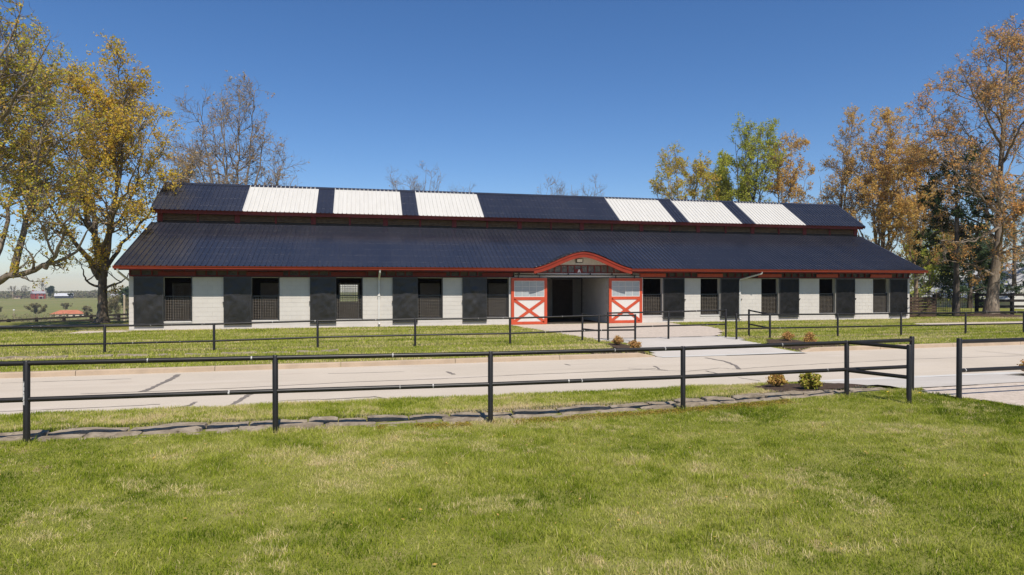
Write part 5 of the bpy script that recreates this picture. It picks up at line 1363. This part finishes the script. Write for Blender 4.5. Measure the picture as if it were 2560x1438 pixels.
# verge between stones and road
n = 150000; y = rg.uniform(9.95, 12.02, n); x = rg.uniform(-9, 9.6, n); k = in_view(x, y) & ~inpoly(x, y, BEDS['near']) & (y < 11.86 + .22 * (fbm(x * 2.2, y * 0, 13) - .3)) & (x < 9.3)
k &= ~inpoly(x, y, NEAR_APRON); x, y = x[k], y[k]
dry = .42 * sstep(10.6, 9.95, y) * sstep(.6, 1.6, x) + .10
t = np.clip(tint_at(x, y, rg, 0, 1.0, .56) + dry * (rg.random(len(x)) < .8), 0, 1); h = (.025 + .05 * rg.random(len(x))) * (.6 + .7 * fbm(x * 1.2, y * 1.2, 73))
Vn, Fn, Tn = blades(x, y, h, rg.uniform(.005, .009, len(x)), t, rg, .55)
tag(link('verge_grass', np_mesh('verge_grass', Vn, Fn, M['grass'], False, Tn)), 'patchy grass strip between the stone edging and road', 'grass', kind='stuff')
# lawn in front of the barn
n = 430000; y = 16.95 + (33.5 - 16.95) * rg.random(n) ** 1.15; x = rg.uniform(-20, 50, n)
k = in_view(x, y) & free(x, y) & (y > road_far(x) + .15) & ~((y > D - .05) & (x > XL) & (x < XR)); x, y = x[k], y[k]
k = rg.random(len(x)) < .35 + .9 * fbm(x * 3, y * 3, 63); x, y = x[k], y[k]
t = np.clip(tint_at(x, y, rg, .20, .35, .66) + .10 * np.sin(y * 4.4 + 2 * fbm(x * .2, y, 3)), 0, 1); h = (.03 + .05 * rg.random(len(x)))
Vn, Fn, Tn = blades(x, y, h, rg.uniform(.012, .022, len(x)), t, rg, .6)
tag(link('barn_lawn_grass', np_mesh('barn_lawn_grass', Vn, Fn, M['grass'], False, Tn)), 'mown lawn grass between the road and the barn', 'grass', kind='stuff')
# low yellow weeds on the bare strip at the foot of the stones
n = 9000; x = rg.uniform(.2, 7.0, n); y = 9.36 - np.abs(rg.normal(0, .14, n)); k = fbm(x * 2, y * 2, 81) > .42; x, y = x[k], y[k]; n = len(x)
c = np.c_[x, y, base_z(x, y) + .008 + .03 * rg.random(n)]; a = unit(rg.normal(size=(n, 3)) * np.array([1, 1, .4])); o = unit(np.cross(a, rg.normal(size=(n, 3)))); s = rg.uniform(.006, .014, n)[:, None]
V = np.stack([c - a * s, c + o * s * .7, c + a * s, c - o * s * .7], 1).reshape(-1, 3)
tag(link('weeds', np_mesh('weeds', V, np.arange(len(V)).reshape(-1, 4), M['weed'])), 'low yellow weeds along the foot of the stone edging', 'weeds', kind='stuff')

# ------------------------------------------------------------------ leaf litter and haze
n = 420; x = rg.uniform(-5, 11, n); y = rg.uniform(4, 9.2, n); k = free(x, y); x, y = x[k], y[k]; n = len(x)
c = np.c_[x, y, base_z(x, y) + .028 + .02 * rg.random(n)]; a = unit(rg.normal(size=(n, 3)) * np.array([1, 1, .35])); o = unit(np.cross(a, rg.normal(size=(n, 3)) * np.array([.4, .4, 1]))); s = rg.uniform(.007, .017, n)[:, None]
V = np.stack([c - a * s * 1.3, c + o * s * .6, c + a * s * 1.3, c - o * s * .6], 1).reshape(-1, 3)
tag(link('fallen_leaves', np_mesh('fallen_leaves', V, np.arange(len(V)).reshape(-1, 4), M['leaf_tan'])), 'small dry leaves scattered over the near lawn', 'leaves', kind='stuff')
hz, nt, out = new_mat('haze_air')
pv = node(nt, "ShaderNodeVolumePrincipled"); pv.inputs["Color"].default_value = (.80, .85, .96, 1); pv.inputs["Density"].default_value = .0002; pv.inputs["Anisotropy"].default_value = .2
nt.links.new(pv.outputs[0], out.inputs["Volume"])
tag(part('haze', MB().box(-2000, 2000, -60, 2300, -75, 32), hz), 'thin pale haze in the air over the whole landscape', 'haze', kind='stuff')
